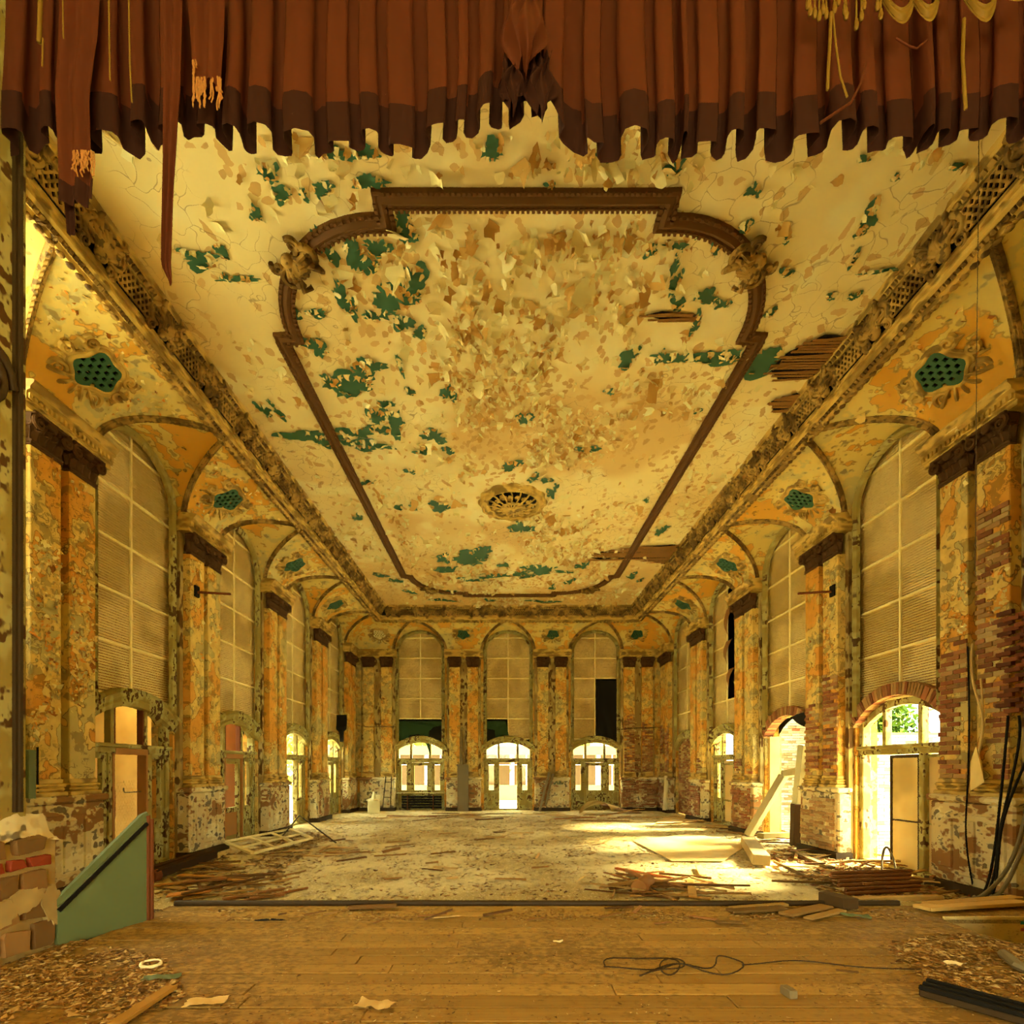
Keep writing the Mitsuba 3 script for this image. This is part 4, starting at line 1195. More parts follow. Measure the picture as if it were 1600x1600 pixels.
outside_wall('wall_garden', 'whitewashed brick wall outside the half-boarded doorway', 8.7, 11.6, 12.55, 3.0, True)
outside_wall('wall_yard', 'pale washed wall with dark scrawl outside the broken doorway', 8.7, 12.0, 17.0, 4.4, False)
mb = MB()                                     # spray scrawl: strokes standing on the wall's face
for p in ([(9.02, 2.42), (9.14, 2.38), (9.06, 2.12)], [(9.22, 2.16), (9.25, 2.42), (9.36, 2.34), (9.38, 2.12)], [(9.45, 2.44), (9.52, 2.36), (9.47, 2.22), (9.56, 2.1)]):
    mb.add(tube([[x, 16.98, zz - .25] for x, zz in p], .012, 5))
put('wall_yard', 'scrawl', mb.mesh(), 'mat_grey')
struct('wall_outbuilding', 'shaded grey-green gable with a small lit window beyond the broken doorway', 'wall')
put('wall_outbuilding', 'masonry', MB().add(bx(10.1, 12, 16.2, 16.5, 0, 3.3)).add(bx(10.1, 12, 16.2, 16.5, 3.9, 5.0)).add(bx(10.1, 10.5, 16.2, 16.5, 3.3, 3.9)).add(bx(11.1, 12, 16.2, 16.5, 3.3, 3.9)).mesh(), 'mat_grey')
struct('wall_pavilion', 'glazed garden pavilion facing the doors of the end wall', 'wall')
put('wall_pavilion', 'masonry', MB().add(bx(-14, 14, 34, 34.4, 0, 1.0)).add(bx(-14, 14, 34, 34.4, 3.0, 3.6)).mesh(), 'mat_shade')
for k in range(14):
    x = -12.6 + k * 1.9
    put('wall_pavilion', 'window_pane', bx(x + .1, x + 1.7, 34.05, 34.1, 1.0, 3.0), 'mat_dark')
    put('wall_pavilion', 'window_bar', MB().add(bx(x - .1, x + .1, 33.95, 34.1, 1, 3)).add(bx(x + .86, x + .94, 34.0, 34.1, 1, 3)).add(bx(x + .1, x + 1.7, 34.0, 34.1, 2.3, 2.37)).mesh(), 'mat_out')


def bush(name, label, o, r, n, leaf, trunk=True, col=((58, 92, 22), (84, 116, 34), (44, 74, 18))):
    k = thing(name, label, 'tree' if trunk else 'bush')
    rb = np.random.default_rng(int(abs(o[0] * 71 + o[1] * 13)))
    c = rb.normal(size=(14, 3)) * np.array(r) * .45
    p = c[rb.integers(14, size=n)] + rb.normal(size=(n, 3)) * np.array(r) * .26
    a = rb.normal(size=(n, 3)); a /= np.linalg.norm(a, axis=1, keepdims=True); b_ = np.cross(a, rb.normal(size=(n, 3))); b_ /= np.linalg.norm(b_, axis=1, keepdims=True)
    l = leaf * rb.uniform(.6, 1.3, n)[:, None]
    v = np.stack([p - a * l, p + b_ * l * .45, p + a * l, p - b_ * l * .45], 1).reshape(-1, 3) + o
    f = (np.array([[0, 1, 2], [0, 2, 3]])[None] + (np.arange(n) * 4)[:, None, None]).reshape(-1, 3)
    cc = np.array([lin(*q) for q in col])[rb.integers(3, size=n)]
    put(k, 'foliage', (v, f), 'mat_vc', color=np.repeat(cc, 4, 0), kind='stuff')
    m = MB()
    if trunk: m.add(tube([[o[0], o[1], 0], [o[0] + .1, o[1], o[2] * .6], [o[0], o[1] + .1, o[2]]], [.16, .12, .06], 8))
    for _ in range(6):
        d = rb.normal(size=3) * np.array(r) * .5
        m.add(tube([[o[0], o[1], max(o[2] - r[2] * .8, 0)], np.array(o) + d * .5, np.array(o) + d], [.04, .03, .01], 5))
    put(k, 'trunk' if trunk else 'stem', m.mesh(), 'mat_dark')


bush('leafy_bush', 'green leafy bush seen through the fanlight of the half-boarded doorway', (10.6, 14.6, 3.3), (1.1, .7, 1.2), 2600, .11, False)
bush('garden_tree', 'green tree glimpsed at the stage end of the same fanlight', (14.6, 13.6, 4.2), (1.6, 1.6, 1.5), 2200, .13)
bush('garden_tree', 'bright tree behind the pavilion, beyond the door over the radiator', (-8.0, 39, 5), (4, 3, 3), 1600, .35, True, ((150, 180, 60), (180, 196, 90), (120, 160, 50)))
bush('garden_tree', 'bright tree behind the pavilion, beyond the open middle door', (4.5, 41, 5.5), (4, 3, 3), 1600, .35, True, ((150, 180, 60), (180, 196, 90), (120, 160, 50)))
bush('garden_tree', 'yellow-green tree outside the door glowing in the far corner', (-15.5, 36, 3.4), (2.0, 3, 2.4), 1600, .3, True, ((186, 190, 50), (200, 200, 80), (150, 170, 40)))

# ------------------------------------------------------------------ stage curtain
rc = np.random.default_rng(31)
CY = 4.2


def cx(u, y=CY): return (u - 785) * y / 800


def cz(v, y=CY): return EYE - (v - 1200) * y / 800


def folds(x0, x1, width, seed):
    """a plan of S-folds between x0 and x1: (x, y) along the cloth"""
    r = np.random.default_rng(seed); xs, ys = [], []; x = x0
    while x < x1:
        w = width * r.uniform(.5, 1.9); A = .085 * r.uniform(.6, 1.4)
        ph = np.linspace(0, 2 * PI, 12, endpoint=False)
        lean = r.uniform(-.3, .5)
        xs += list(x + w * ph / (2 * PI) + w * .20 * np.sin(2 * ph) * .8 + w * .16 * lean * np.sin(ph))
        ys += list(A * (np.cos(ph) * .8 + .3 * np.cos(2 * ph) * lean))
        x += w
    return np.array(xs), np.array(ys)


def drape(parent, x0, x1, ztop, bottom, seed, width=.19, hem=.30, y=CY, rough=.06):
    xs, ys = folds(x0, x1, width, seed); n = len(xs); r = np.random.default_rng(seed + 1)
    jit = np.repeat(r.uniform(-1, 1, n // 12 + 1), 12)[:n]
    jit = np.convolve(np.pad(jit, 5, 'edge'), np.ones(11) / 11, 'valid') * rough
    zb = np.array([bottom(q) for q in xs]) + jit
    def sheet(qs, off=0):
        rows = []
        for q in qs:
            zz = ztop + (zb - ztop) * q
            amp = .75 + .45 * q
            sway = .02 * np.sin(3 * xs + 5 * q)
            rows.append(np.column_stack([xs + sway * q + .012 * np.sin(xs * 23) * q, y + ys * amp - off, zz]))
        return np.array(rows).reshape(-1, 3), grid_faces(len(qs), n)
    ht = ztop - zb.mean(); qh = 1 - hem / ht
    put(parent, 'drape', sheet(np.linspace(0, qh + .03, 12)), 'mat_velvet', smooth=True)
    # the hem's upper edge waves a little from fold to fold
    v, f = sheet(np.linspace(qh, 1, 6), .005)
    v = v.reshape(6, n, 3); v[:, :, 2] += (np.array([1, .8, .6, .3, .1, 0])[:, None]) * .035 * (1 + np.cos(np.arange(n) * 2 * PI / 12)[None])
    put(parent, 'hem', (v.reshape(-1, 3), f), 'mat_hem', smooth=True)


def bot_left(x):
    u = 785 + x * 800 / CY
    return cz(np.interp(u, [0, 40, 80, 150, 200, 300, 400, 500, 600, 640, 700, 740, 780, 826], [222, 225, 205, 222, 226, 206, 222, 220, 226, 236, 216, 206, 178, 166]))


def bot_right(x):
    u = 785 + x * 800 / CY
    return cz(np.interp(u, [826, 835, 862, 868, 900, 925, 1000, 1060, 1150, 1240, 1300, 1400, 1500, 1560, 1640], [176, 178, 172, 212, 216, 236, 232, 226, 230, 232, 224, 226, 222, 212, 200]))


k1 = thing('stage_curtain', 'rust-red velvet curtain valance, the half with long torn strips hanging down', 'curtain')
drape(k1, cx(2), cx(822), cz(-60), bot_left, 5)
k2 = thing('stage_curtain', 'rust-red velvet curtain valance, the half topped with gold fringe and swags', 'curtain')
drape(k2, cx(834), cx(1608), cz(-60), bot_right, 9)


def strip(parent, name, pts, w, y=3.98, fold=.03, mat='mat_velvet', n=24):
    """a hanging strip of cloth along pixel points with pixel widths, folded across"""
    pts = np.array(pts, float); t = np.linspace(0, len(pts) - 1, n)
    u = np.interp(t, range(len(pts)), pts[:, 0]); v = np.interp(t, range(len(pts)), pts[:, 1]); ww = np.interp(t, range(len(pts)), w)
    rows = []
    for a, b_, c in zip(u, v, ww):
        q = np.linspace(-.5, .5, 13); k = min(1, c / 20)
        rows.append(np.column_stack([cx(a + q * c, y), y + fold * k * np.cos(q * 14 + b_ * .01), np.full(13, cz(b_, y)) + .01 * np.sin(q * 9 + b_ * .05)]))
    put(parent, name, (np.array(rows).reshape(-1, 3), grid_faces(n, 13)), mat, smooth=True)


strip(k1, 'torn_strip', [(122, -40), (118, 60), (112, 140), (122, 290)], [60, 66, 60, 54], 4.02)
strip(k1, 'torn_strip_hem', [(122, 284), (121, 318)], [56, 52], 3.99, .03, 'mat_hem', 6)
strip(k1, 'torn_strip', [(266, -40), (268, 130), (266, 240), (263, 330), (260, 415), (266, 436), (267, 446)], [34, 30, 22, 17, 14, 5, 2], 4.0, .02)
strip(k1, 'torn_strip', [(318, -40), (322, 60), (322, 130)], [60, 54, 48], 4.02)
strip(k1, 'torn_strip', [(110, 318), (112, 368)], [16, 12], 4.06, .015, 'mat_hem', 8)
mb = MB()
for u0, u1, v0, v1, n in ((300, 346, 122, 165, 30), (112, 146, 236, 274, 18), (298, 306, 95, 122, 6)):
    for _ in range(n):
        a = rc.uniform(u0, u1); l = rc.uniform(.3, 1.15) * (v1 - v0)
        p = [[cx(a + rc.uniform(-3, 3) * q, 3.97), 3.97 + rc.uniform(-.01, .01), cz(v0 + l * q, 3.97)] for q in np.linspace(0, 1, 6)]
        mb.add(tube(p, .006, 4))
put(k1, 'frayed_threads', mb.mesh(), 'mat_orange', kind='stuff')
# the gathered knot between the halves
def knot(u0, u1, v0, v1, bulge, seed, y=4.02):
    r = np.random.default_rng(seed); nu, nv = 40, 26; rows = []
    for b_ in np.linspace(0, 1, nv):
        q = np.linspace(-.5, .5, nu)
        wd = (u1 - u0) * (.55 + .45 * math.sin(PI * b_ ** 1.4)) * (1 if b_ < .75 else 1 - (b_ - .75) * 1.2)
        rows.append(np.column_stack([cx((u0 + u1) / 2 + q * wd + 5 * np.sin(9 * b_ + q * 4), y), y - bulge * math.sin(PI * b_ ** 1.6) * np.cos(q * PI) + .025 * np.sin(q * 22 + 6 * b_), cz(v0 + (v1 - v0) * b_ + 14 * np.cos(q * 9) * b_, y)]))
    return np.array(rows).reshape(-1, 3), grid_faces(nv, nu)
put(k2, 'gathered_knot', knot(786, 852, -30, 108, .13, 3), 'mat_velvet', smooth=True)
put(k2, 'knot_tail', knot(822, 868, 84, 176, .05, 6, 4.08), 'mat_hem', smooth=True)
put(k1, 'knot_tail', knot(782, 818, 88, 168, .05, 8, 4.08), 'mat_hem', smooth=True)
# gold fringe, swags and cords on the right half
for i, (u0, u1, vb, w) in enumerate(((1375, 1432, 50, 16), (1422, 1470, 46, 17), (1466, 1508, 14, 12), (1505, 1560, 46, 18), (1552, 1612, 18, 11))):
    q = np.linspace(0, 1, 18); rows = []
    for a in q:
        sag = math.sin(PI * a) ** .8
        u = u0 + (u1 - u0) * a; v = -24 + (vb + 10) * sag
        rows.append([[cx(u + (b_ - .5) * 4, 3.95), 3.95 - .05 * sag + .03 * b_ + .015 * math.sin(b_ * 12), cz(v + (b_ - .5) * w * 1.2, 3.95)] for b_ in np.linspace(0, 1, 7)])
    put(k2, 'gold_swag', (np.array(rows).reshape(-1, 3), grid_faces(18, 7)), 'mat_gold', smooth=True)
for i, (u, v) in enumerate([(1262, 12), (1266, 22), (1273, 26), (1280, 30), (1286, 20), (1291, 27), (1304, 18), (1310, 6), (1320, 20), (1322, 28), (1346, 30), (1350, 12), (1338, 44), (1371, 14), (1376, 28)]):
    m = MB().add(tube([[cx(u, 3.94), 3.94, cz(-20, 3.94)], [cx(u, 3.94), 3.94, cz(v - 14, 3.94)]], .008, 5))
    m.add(tf(lathe([(.004, 0), (.013, -.01), (.012, -.02), (.018, -.05), (.014, -.075), (.004, -.085)], 8), frame([cx(u, 3.94), 3.94, cz(v - 14, 3.94)], [1, 0, 0], [0, 1, 0], [0, 0, 1])))
    put(k2, 'gold_tassel', m.mesh(), 'mat_gold', smooth=True)
for name, pts, r in (('gold_cord', [(1298, 20), (1297, 60), (1294, 110), (1293, 140)], .012), ('gold_cord', [(1301, 20), (1306, 70), (1313, 120), (1324, 152)], .008), ('gold_cord', [(1506, 30), (1504, 90), (1507, 140), (1509, 170)], .013), ('torn_cord', [(1352, 100), (1345, 130), (1330, 160), (1300, 180), (1282, 192)], .010), ('torn_cord', [(1400, 60), (1420, 72), (1432, 76), (1450, 62)], .007)):
    p = np.array([[cx(u, 3.93), 3.93, cz(v, 3.93)] for u, v in pts])
    put(k2, name, tube(p, r, 6), 'mat_gold' if name[0] == 'g' else 'mat_velvet', smooth=True)
for pts, r in (([(63, -10), (62, 40), (61, 66)], .016), ([(67, 60), (66, 104)], .006), ([(170, -10), (171, 70), (172, 126)], .006), ([(201, -10), (203, 100), (206, 160)], .006), ([(98, -10), (99, 60)], .005)):
    p = np.array([[cx(u, 3.93), 3.93, cz(v, 3.93)] for u, v in pts])
    put(k1, 'gold_cord', tube(p, r, 6), 'mat_gold', smooth=True)
k = thing('hanging_wire', 'thin rusty wire hanging plumb in front of the stripped wall', 'wire')
whole(k, tube([[cx(1531, 4.6), 4.6, cz(-20, 4.6)], [cx(1529, 4.6), 4.6, cz(300, 4.6)], [cx(1526, 4.6), 4.6, cz(560, 4.6)], [cx(1524, 4.6), 4.6, cz(900, 4.6)]], .003, 5), 'mat_dark')

# ------------------------------------------------------------------ loose things
WOOD = [(150, 112, 58), (176, 138, 76), (120, 84, 40), (196, 164, 104), (96, 64, 30), (142, 96, 50)]


def stick(name, label, cat, group, p0, p1, w, h, col, roll=0.0, chamfer=0):
    p0, p1 = np.asarray(p0, float), np.asarray(p1, float)
    d = unit(p1 - p0); s = unit(np.cross(d, [0, 0, 1])); up = np.cross(s, d)
    s2 = s * math.cos(roll) + up * math.sin(roll); u2 = np.cross(s2, d)
    ln = np.linalg.norm(p1 - p0)
    m = (cbx if chamfer else bx)(0, ln, -w / 2, w / 2, -h / 2, h / 2, *([chamfer] if chamfer else []))
    v, f = tf(m, frame(p0, d, s2, u2))
    r = np.random.default_rng(int(abs(p0[0] * 977 + p0[1] * 331)) + 1)
    v = v + (r.uniform(-1, 1, v.shape) * min(w, h, .02) * .25 if not chamfer else 0)
    k = thing(name, label, cat, group)
    whole(k, (v, f), 'mat_vc', color=np.tile(lin(*col), (len(v), 1)))
    return k


rd = np.random.default_rng(77)
SHADE = ('brown', 'tan', 'dark brown', 'pale', 'blackish', 'russet')
NTH = 'first second third fourth fifth sixth seventh eighth ninth tenth eleventh twelfth thirteenth fourteenth fifteenth sixteenth'.split()


def litter(n, uv, name, label, group, lens, w, h=(.015, .035), spread=.5, ang=None, z0=0.0, lift=.10, cols=WOOD):
    """sticks scattered over a patch of floor given by its pixel corners"""
    q = Polygon([tuple(on_floor(u, v, z0)[:2]) for u, v in uv]); x0, y0, x1, y1 = q.bounds; c = 0; made = []
    while c < n:
        p = np.array([rd.uniform(x0, x1), rd.uniform(y0, y1)])
        if not q.contains(shapely.Point(p)): continue
        c += 1
        a = rd.normal(ang if ang is not None else 0, spread) if ang is not None else rd.uniform(0, PI)
        l = rd.uniform(*lens); hh = rd.uniform(*h); zz = z0 + hh / 2 + .012 + (rd.random() ** 2) * lift
        tilt = rd.normal(0, .03)
        ci = rd.integers(len(cols)) if cols is WOOD else 0
        made.append((785 + 800 * p[0] / p[1], ci, l, stick(name, label, 'wood scrap', group, [p[0] - l / 2 * math.cos(a), p[1] - l / 2 * math.sin(a), zz - tilt * 0], [p[0] + l / 2 * math.cos(a), p[1] + l / 2 * math.sin(a), zz + abs(tilt)], rd.uniform(*w), hh, cols[ci], rd.uniform(-.15, .15))))
    for j in range(len(cols)):
        row = sorted(m for m in made if m[1] == j)
        for i, m in enumerate(row):
            labels[m[3]]['label'] = f"{SHADE[j]} {label}, {NTH[i]} so coloured from the left"


litter(34, [(250, 1408), (470, 1404), (420, 1372), (340, 1352), (260, 1385)], 'splintered_lath', 'lath in the heap by the green parapet', 'laths heaped by the green parapet', (.3, 1.5), (.03, .09), ang=.3, spread=.6)
litter(16, [(350, 1350), (480, 1345), (620, 1340), (560, 1322), (430, 1338)], 'floor_batten', 'batten beyond the lying frame', 'battens beyond the lying frame', (.3, 1.1), (.03, .07), ang=.2)
litter(30, [(960, 1365), (1130, 1392), (1120, 1408), (960, 1404)], 'broken_slat', 'slat in the heap at the stage edge', 'slats heaped against the stage edge', (.4, 1.7), (.03, .09), ang=-.35, spread=.6)
litter(36, [(1200, 1330), (1390, 1345), (1510, 1385), (1500, 1406), (1290, 1400), (1180, 1340)], 'wood_splinter', 'splinter before the half-boarded doorway', 'splinters before the half-boarded doorway', (.3, 1.3), (.03, .08), ang=-.3, spread=.9, lift=.16)
litter(22, [(1100, 1282), (1250, 1300), (1250, 1325), (1150, 1310), (1060, 1285)], 'roof_lath', 'lath before the broken doorway', 'laths before the broken doorway', (.4, 2.0), (.04, .09), ang=-.3, lift=.12)
litter(26, [(640, 1272), (960, 1272), (1040, 1278), (1000, 1284), (600, 1282)], 'end_wall_batten', 'batten along the end wall', 'battens along the end wall', (.4, 2.4), (.05, .12), ang=0, spread=.25, lift=.08)
litter(26, [(520, 1300), (980, 1300), (900, 1395), (520, 1395)], 'stray_sliver', 'sliver on the open hall floor', 'stray slivers on the open floor', (.2, .8), (.03, .09), ang=.1, spread=.6, lift=.01)
litter(14, [(400, 1425), (1120, 1425), (1120, 1445), (420, 1445)], 'stage_sliver', 'sliver on the stage boards', 'slivers on the stage boards', (.08, .35), (.02, .05), (.006, .014), ang=0, spread=.5, z0=STAGE, lift=.004)

S = STAGE
def onst(u, v, h=.02): return on_floor(u, v, S) + [0, 0, h]
for lab, a, b_, w, h, c in (
        ('long dark beam lying from the parapet towards the doorways', (238, 1379), (333, 1346), .20, .16, (52, 32, 14)), ('second dark beam on top of its twin beside the parapet', (236, 1368), (318, 1342), .16, .12, (66, 40, 18)),
        ('broad ochre board propped on the lath heap', (282, 1373), (388, 1384), .16, .03, (176, 122, 50)), ('pale orange ribbed board at the stage lip', (262, 1406), (330, 1400), .28, .03, (192, 128, 60)),
        ('long ochre plank across the lath heap', (236, 1391), (322, 1384), .12, .03, (158, 108, 44))):
    p0, p1 = on_floor(*a) + [0, 0, h / 2 + .06], on_floor(*b_) + [0, 0, h / 2 + .08]
    stick('wooden_beam' if h > .1 else 'wooden_board', lab, 'beam' if h > .1 else 'board', None, p0, p1, w, h, c, 0.05, .008)
k = thing('rolled_pipe', 'thick rust-brown roll lying behind the parapet', 'roll')
whole(k, tube([on_floor(236, 1380) + [0, 0, .12], on_floor(246, 1377) + [0, 0, .12]], .11, 16), 'mat_rust', smooth=40)
for lab, a, b_, w, h, c in (
        ('long rust-red plank in the heap at the stage edge', (962, 1362), (1050, 1378), .09, .04, (170, 92, 40)), ('dark thin plank over the slat heap', (1030, 1370), (1112, 1378), .06, .04, (110, 76, 36)), ('pale plank crossing the slat heap', (1080, 1376), (1146, 1395), .08, .03, (186, 148, 84)),
        ('short upright-looking slat in the heap', (1078, 1380), (1083, 1408), .13, .03, (190, 148, 78)), ('short pale slat beyond the heap', (1092, 1358), (1098, 1372), .14, .02, (200, 170, 104)),
        ('heavy weathered beam lying in the sunlit patch', (1168, 1322), (1190, 1356), .34, .22, (160, 138, 92)), ('thin dark plank pointing at the half-boarded doorway', (1210, 1352), (1268, 1380), .05, .05, (96, 74, 38)),
        ('long bent batten in front of the pipe bundle', (1206, 1382), (1300, 1386), .05, .04, (98, 72, 34)), ('grey plank on the threshold of the broken doorway', (1188, 1313), (1256, 1311), .30, .16, (120, 106, 62)),
        ('plank leading from the brick pier towards the stage', (1240, 1336), (1300, 1362), .14, .05, (112, 92, 56))):
    p0, p1 = on_floor(*a) + [0, 0, h / 2 + .05], on_floor(*b_) + [0, 0, h / 2 + .05]
    stick('floor_plank', lab, 'plank', None, p0, p1, w, h, c, .04, .006)
k = thing('log_section', 'short round log end in the slat heap at the stage edge', 'log')
whole(k, tube([on_floor(998, 1400) + [0, 0, .13], on_floor(1012, 1388) + [0, 0, .13]], .13, 18), 'mat_orange', smooth=40)
k = thing('paint_brush_broom', 'worn broom head with grey bristles beside the log end', 'broom')
p0, p1 = on_floor(978, 1372) + [0, 0, .16], on_floor(1020, 1390) + [0, 0, .12]
put(k, 'handle', tube([p0, p1], .035, 8), 'mat_orange')
mb = MB()
for q in np.linspace(0, 1, 60):
    o = p0 + (p1 - p0) * q
    mb.add(tube([o, o + [rd.uniform(-.03, .03), -.06, -.10], o + [rd.uniform(-.06, .06), -.12, -.11]], .006, 3))
put(k, 'bristles', mb.mesh(), 'mat_grey', kind='stuff')
k = thing('curved_sheet', 'small curved sheet standing on the open floor before the slat heap', 'sheet')
o = on_floor(917, 1383); q = np.linspace(-.5, .5, 12)
v = np.array([[o[0] + a * .34, o[1] + b_ * .2, .03 + .13 * math.cos(a * PI) * (1 - .3 * b_)] for a in q for b_ in (0, 1)])
whole(k, (v, grid_faces(12, 2)), 'mat_panel', smooth=True)

# the glazed frame lying on the floor
k = thing('lying_door_frame', 'pale yellow glazing-bar frame lying flat beside the intact doors', 'frame')
c = [on_floor(350, 1326) + [0, 0, .18], on_floor(455, 1303) + [0, 0, .16], on_floor(487, 1316) + [0, 0, .12], on_floor(395, 1341) + [0, 0, .12]]
bar = lambda a, b_, w=.09, h=.05: (lambda d, s: tf(bx(0, np.linalg.norm(b_ - a), -w / 2, w / 2, -h / 2, h / 2), frame(a, d, s, np.cross(d, s))))(unit(b_ - a), unit(np.cross([0, 0, 1], b_ - a)))
for a, b_ in ((0, 1), (1, 2), (2, 3), (3, 0)): put(k, 'rail', bar(c[a], c[b_], .11), 'mat_batten')
for q in (.33, .66): put(k, 'glazing_bar', bar(c[0] + (c[1] - c[0]) * q, c[3] + (c[2] - c[3]) * q, .07), 'mat_batten')
put(k, 'glazing_bar', bar(c[0] + (c[3] - c[0]) * .55, c[1] + (c[2] - c[1]) * .55, .07), 'mat_batten')
k = thing('bent_rod', 'thin bent rod leaning by the open doorway beyond the lying frame', 'rod')
whole(k, tube([on_floor(440, 1308), on_floor(468, 1300) + [0, 0, .55], on_floor(476, 1302) + [0, 0, .45], on_floor(525, 1318) + [0, 0, .02]], .02, 6), 'mat_dark')

# timbers propped in the broken doorway
for lab, a, b_, w, h, c in (('grey timber leaning from the floor up to the crossbeam in the broken doorway', (11.75, 0, 0), None, .2, .22, (150, 142, 112)),):
    pass
Y2 = BAYS[2]
def R(s, t, z): return tf((np.array([[s, t, z]]), np.array([[0, 0, 0]])), SIDE['right'])[0][0]
TIM = [('grey timber leaning from the floor to the crossbeam in the broken doorway', R(15.85, .55, .05), R(14.95, -.05, 1.92), .24, .2, (156, 146, 112)), ('weathered crossbeam in the broken doorway', R(15.0, -.1, 1.95), R(13.6, -.1, 2.1), .24, .2, (176, 166, 126)),
       ('tall pale post standing in the broken doorway', R(14.0, .1, .9), R(13.75, .05, 2.75), .26, .22, (190, 186, 144)), ('dark post behind the pale one in the broken doorway', R(14.3, -.1, 0.0), R(14.25, -.1, 2.0), .14, .2, (96, 76, 46)),
       ('dark stump at the foot of the pale post', R(13.95, .12, 0.0), R(13.9, .12, 1.15), .34, .24, (72, 52, 30))]
for lab, a, b_, w, h, c in TIM: stick('propped_timber', lab, 'timber', None, a, b_, w, h, c, .1, .012)
k = thing('torn_cloth', 'dark scrap of sheeting hanging from the arch of the broken doorway', 'cloth')
v = np.array([[R(13.6 + .9 * a, .08 + .05 * math.sin(5 * a), 3.62 - .42 * b_ * (1 - a) - .05 * a)] for a in np.linspace(0, 1, 8) for b_ in np.linspace(0, 1, 4)]).reshape(-1, 3)
whole(k, (v, grid_faces(8, 4)), 'mat_black', smooth=True)

# torn boards and cloth on the windows
for i, (z0, z1, s0, s1, tip) in enumerate(((5.9, 6.75, -.55, -.05, -.9), (6.9, 7.9, -.6, -.1, -.8), (5.0, 5.7, -.75, -.3, -.4))):
    k = thing('torn_board', ('brown sheet sagging out of the torn window, middle one', 'brown sheet sagging out of the torn window, topmost', 'brown sheet sagging out of the torn window, lowest')[i], 'sheet')
    b = BAYS[3]; rows = []
    for q in np.linspace(0, 1, 10):
        for w in np.linspace(0, 1, 8):
            rows.append(R(b + s0 + (s1 - s0) * w - .2 * q * (1 - w), -.02 + .28 * math.sin(q * 2.2) * (.4 + .6 * (1 - w)), z1 - (z1 - z0) * q * (1.25 - .6 * w)))
    whole(k, (np.array(rows), grid_faces(10, 8)), 'mat_lath', smooth=True)
    b = BBAYS[0]
def bk(pl, t, wav=.03):
    """cloth hanging on the end wall from a polygon in (x, z)"""
    v, f = flat(pl.segmentize(.12)); 
    m = trimesh.Trimesh(np.column_stack([v[:, 0], v[:, 1], v[:, 1] * 0]), f, process=False).subdivide()
    v, f = np.asarray(m.vertices), np.asarray(m.faces)
    return tf((np.column_stack([v[:, 0], t + wav * np.sin(v[:, 0] * 14 + v[:, 1] * 3), v[:, 1]]), f), SIDE['back'])
bxz = lambda u, v: ((u - 785) * 25.9 / 800, EYE - (v - 1200) * 25.9 / 800)
k = thing('green_cloth', 'torn dark green cloth hanging with a long point over the door above the radiator', 'cloth')
whole(k, bk(Polygon([bxz(u, v) for u, v in ((619, 1127), (693, 1127), (690, 1134), (679, 1136), (671, 1142), (671, 1160), (674, 1184), (668, 1166), (658, 1150), (655, 1147), (641, 1149), (634, 1157), (623, 1162))]), -.02), 'mat_cloth_green', smooth=True)
k = thing('green_cloth', 'black-green rag hanging over the middle door of the end wall', 'cloth')
whole(k, bk(Polygon([bxz(u, v) for u, v in ((757, 1127), (790, 1127), (795, 1150), (774, 1153), (773, 1141), (757, 1138))]), -.02), 'mat_cloth_green', smooth=True)
k = thing('hanging_sheet', 'black sheet hanging out of the gap in the boarded window of the end wall', 'sheet')
whole(k, bk(Polygon([bxz(u, v) for u, v in ((932, 1063), (967, 1063), (966, 1153), (945, 1155), (934, 1148), (932, 1110))]), -.05, .04), 'mat_black', smooth=True)
k = thing('hanging_rag', 'dark ragged cloth hanging on the corner pilaster beside the glowing yellow door', 'cloth')
v = []
for q in np.linspace(0, 1, 12):
    for w in np.linspace(-.5, .5, 7):
        p = px(534 + 10 * w * (1.6 if q < .6 else .9 - .4 * q), 1117 + 42 * q, 23.4); v.append(p + [.05 * math.cos(w * 9), .04 * math.sin(q * 9), 0])
whole(k, (np.array(v), grid_faces(12, 7)), 'mat_black', smooth=True)

# end wall fittings
def Bk(u, v, t): return np.array([(u - 785) * (YB - t) / 800, YB - t, EYE - (v - 1200) * (YB - t) / 800])
k = thing('radiator', 'long dark ribbed radiator under the glazed door of the end wall', 'radiator')
xa, xb = Bk(628, 0, .1)[0], Bk(690, 0, .1)[0]; zf = .06
for q in range(5): put(k, 'pipe', tube([[xa, YB - .12, zf + .1 + .13 * q], [xb, YB - .12, zf + .1 + .13 * q]], .05, 10), 'mat_black', smooth=40)
for u in (637, 677): put(k, 'bracket', bx(Bk(u, 0, .1)[0] - .02, Bk(u, 0, .1)[0] + .02, YB - .2, YB - .06, 0, .78), 'mat_rust')
put(k, 'shelf', cbx(xa - .3, xb + .3, YB - .22, YB - .02, .84, .90, .01), 'mat_frame')
k = thing('cable_duct', 'tall grey-brown boxed duct standing against the end wall between two doors', 'duct')
a, c = Bk(715, 1195, .5), Bk(732, 1269, .5)
put(k, 'casing', MB().add(cbx(a[0], c[0], YB - .62, YB - .42, 0.01, a[2] - .02, .01)).add(cbx(a[0] - .05, c[0] - .02, YB - .66, YB - .42, a[2] - .05, a[2] + .02, .01)).mesh(), 'mat_grey')
for q in (719, 722, 727): put(k, 'riser', tube([Bk(q, 1197, .5), Bk(q, 1136, .16)], .02, 6), 'mat_grey')
k = thing('wall_cable', 'sagging cable along the end wall from the corner to the window', 'cable')
whole(k, tube([Bk(u, v, .34) for u, v in ((556, 1133), (575, 1136), (600, 1135), (619, 1136))], .014, 5), 'mat_grey')
k = thing('wall_cable', 'dark cable crossing the brick pilasters of the end wall', 'cable')
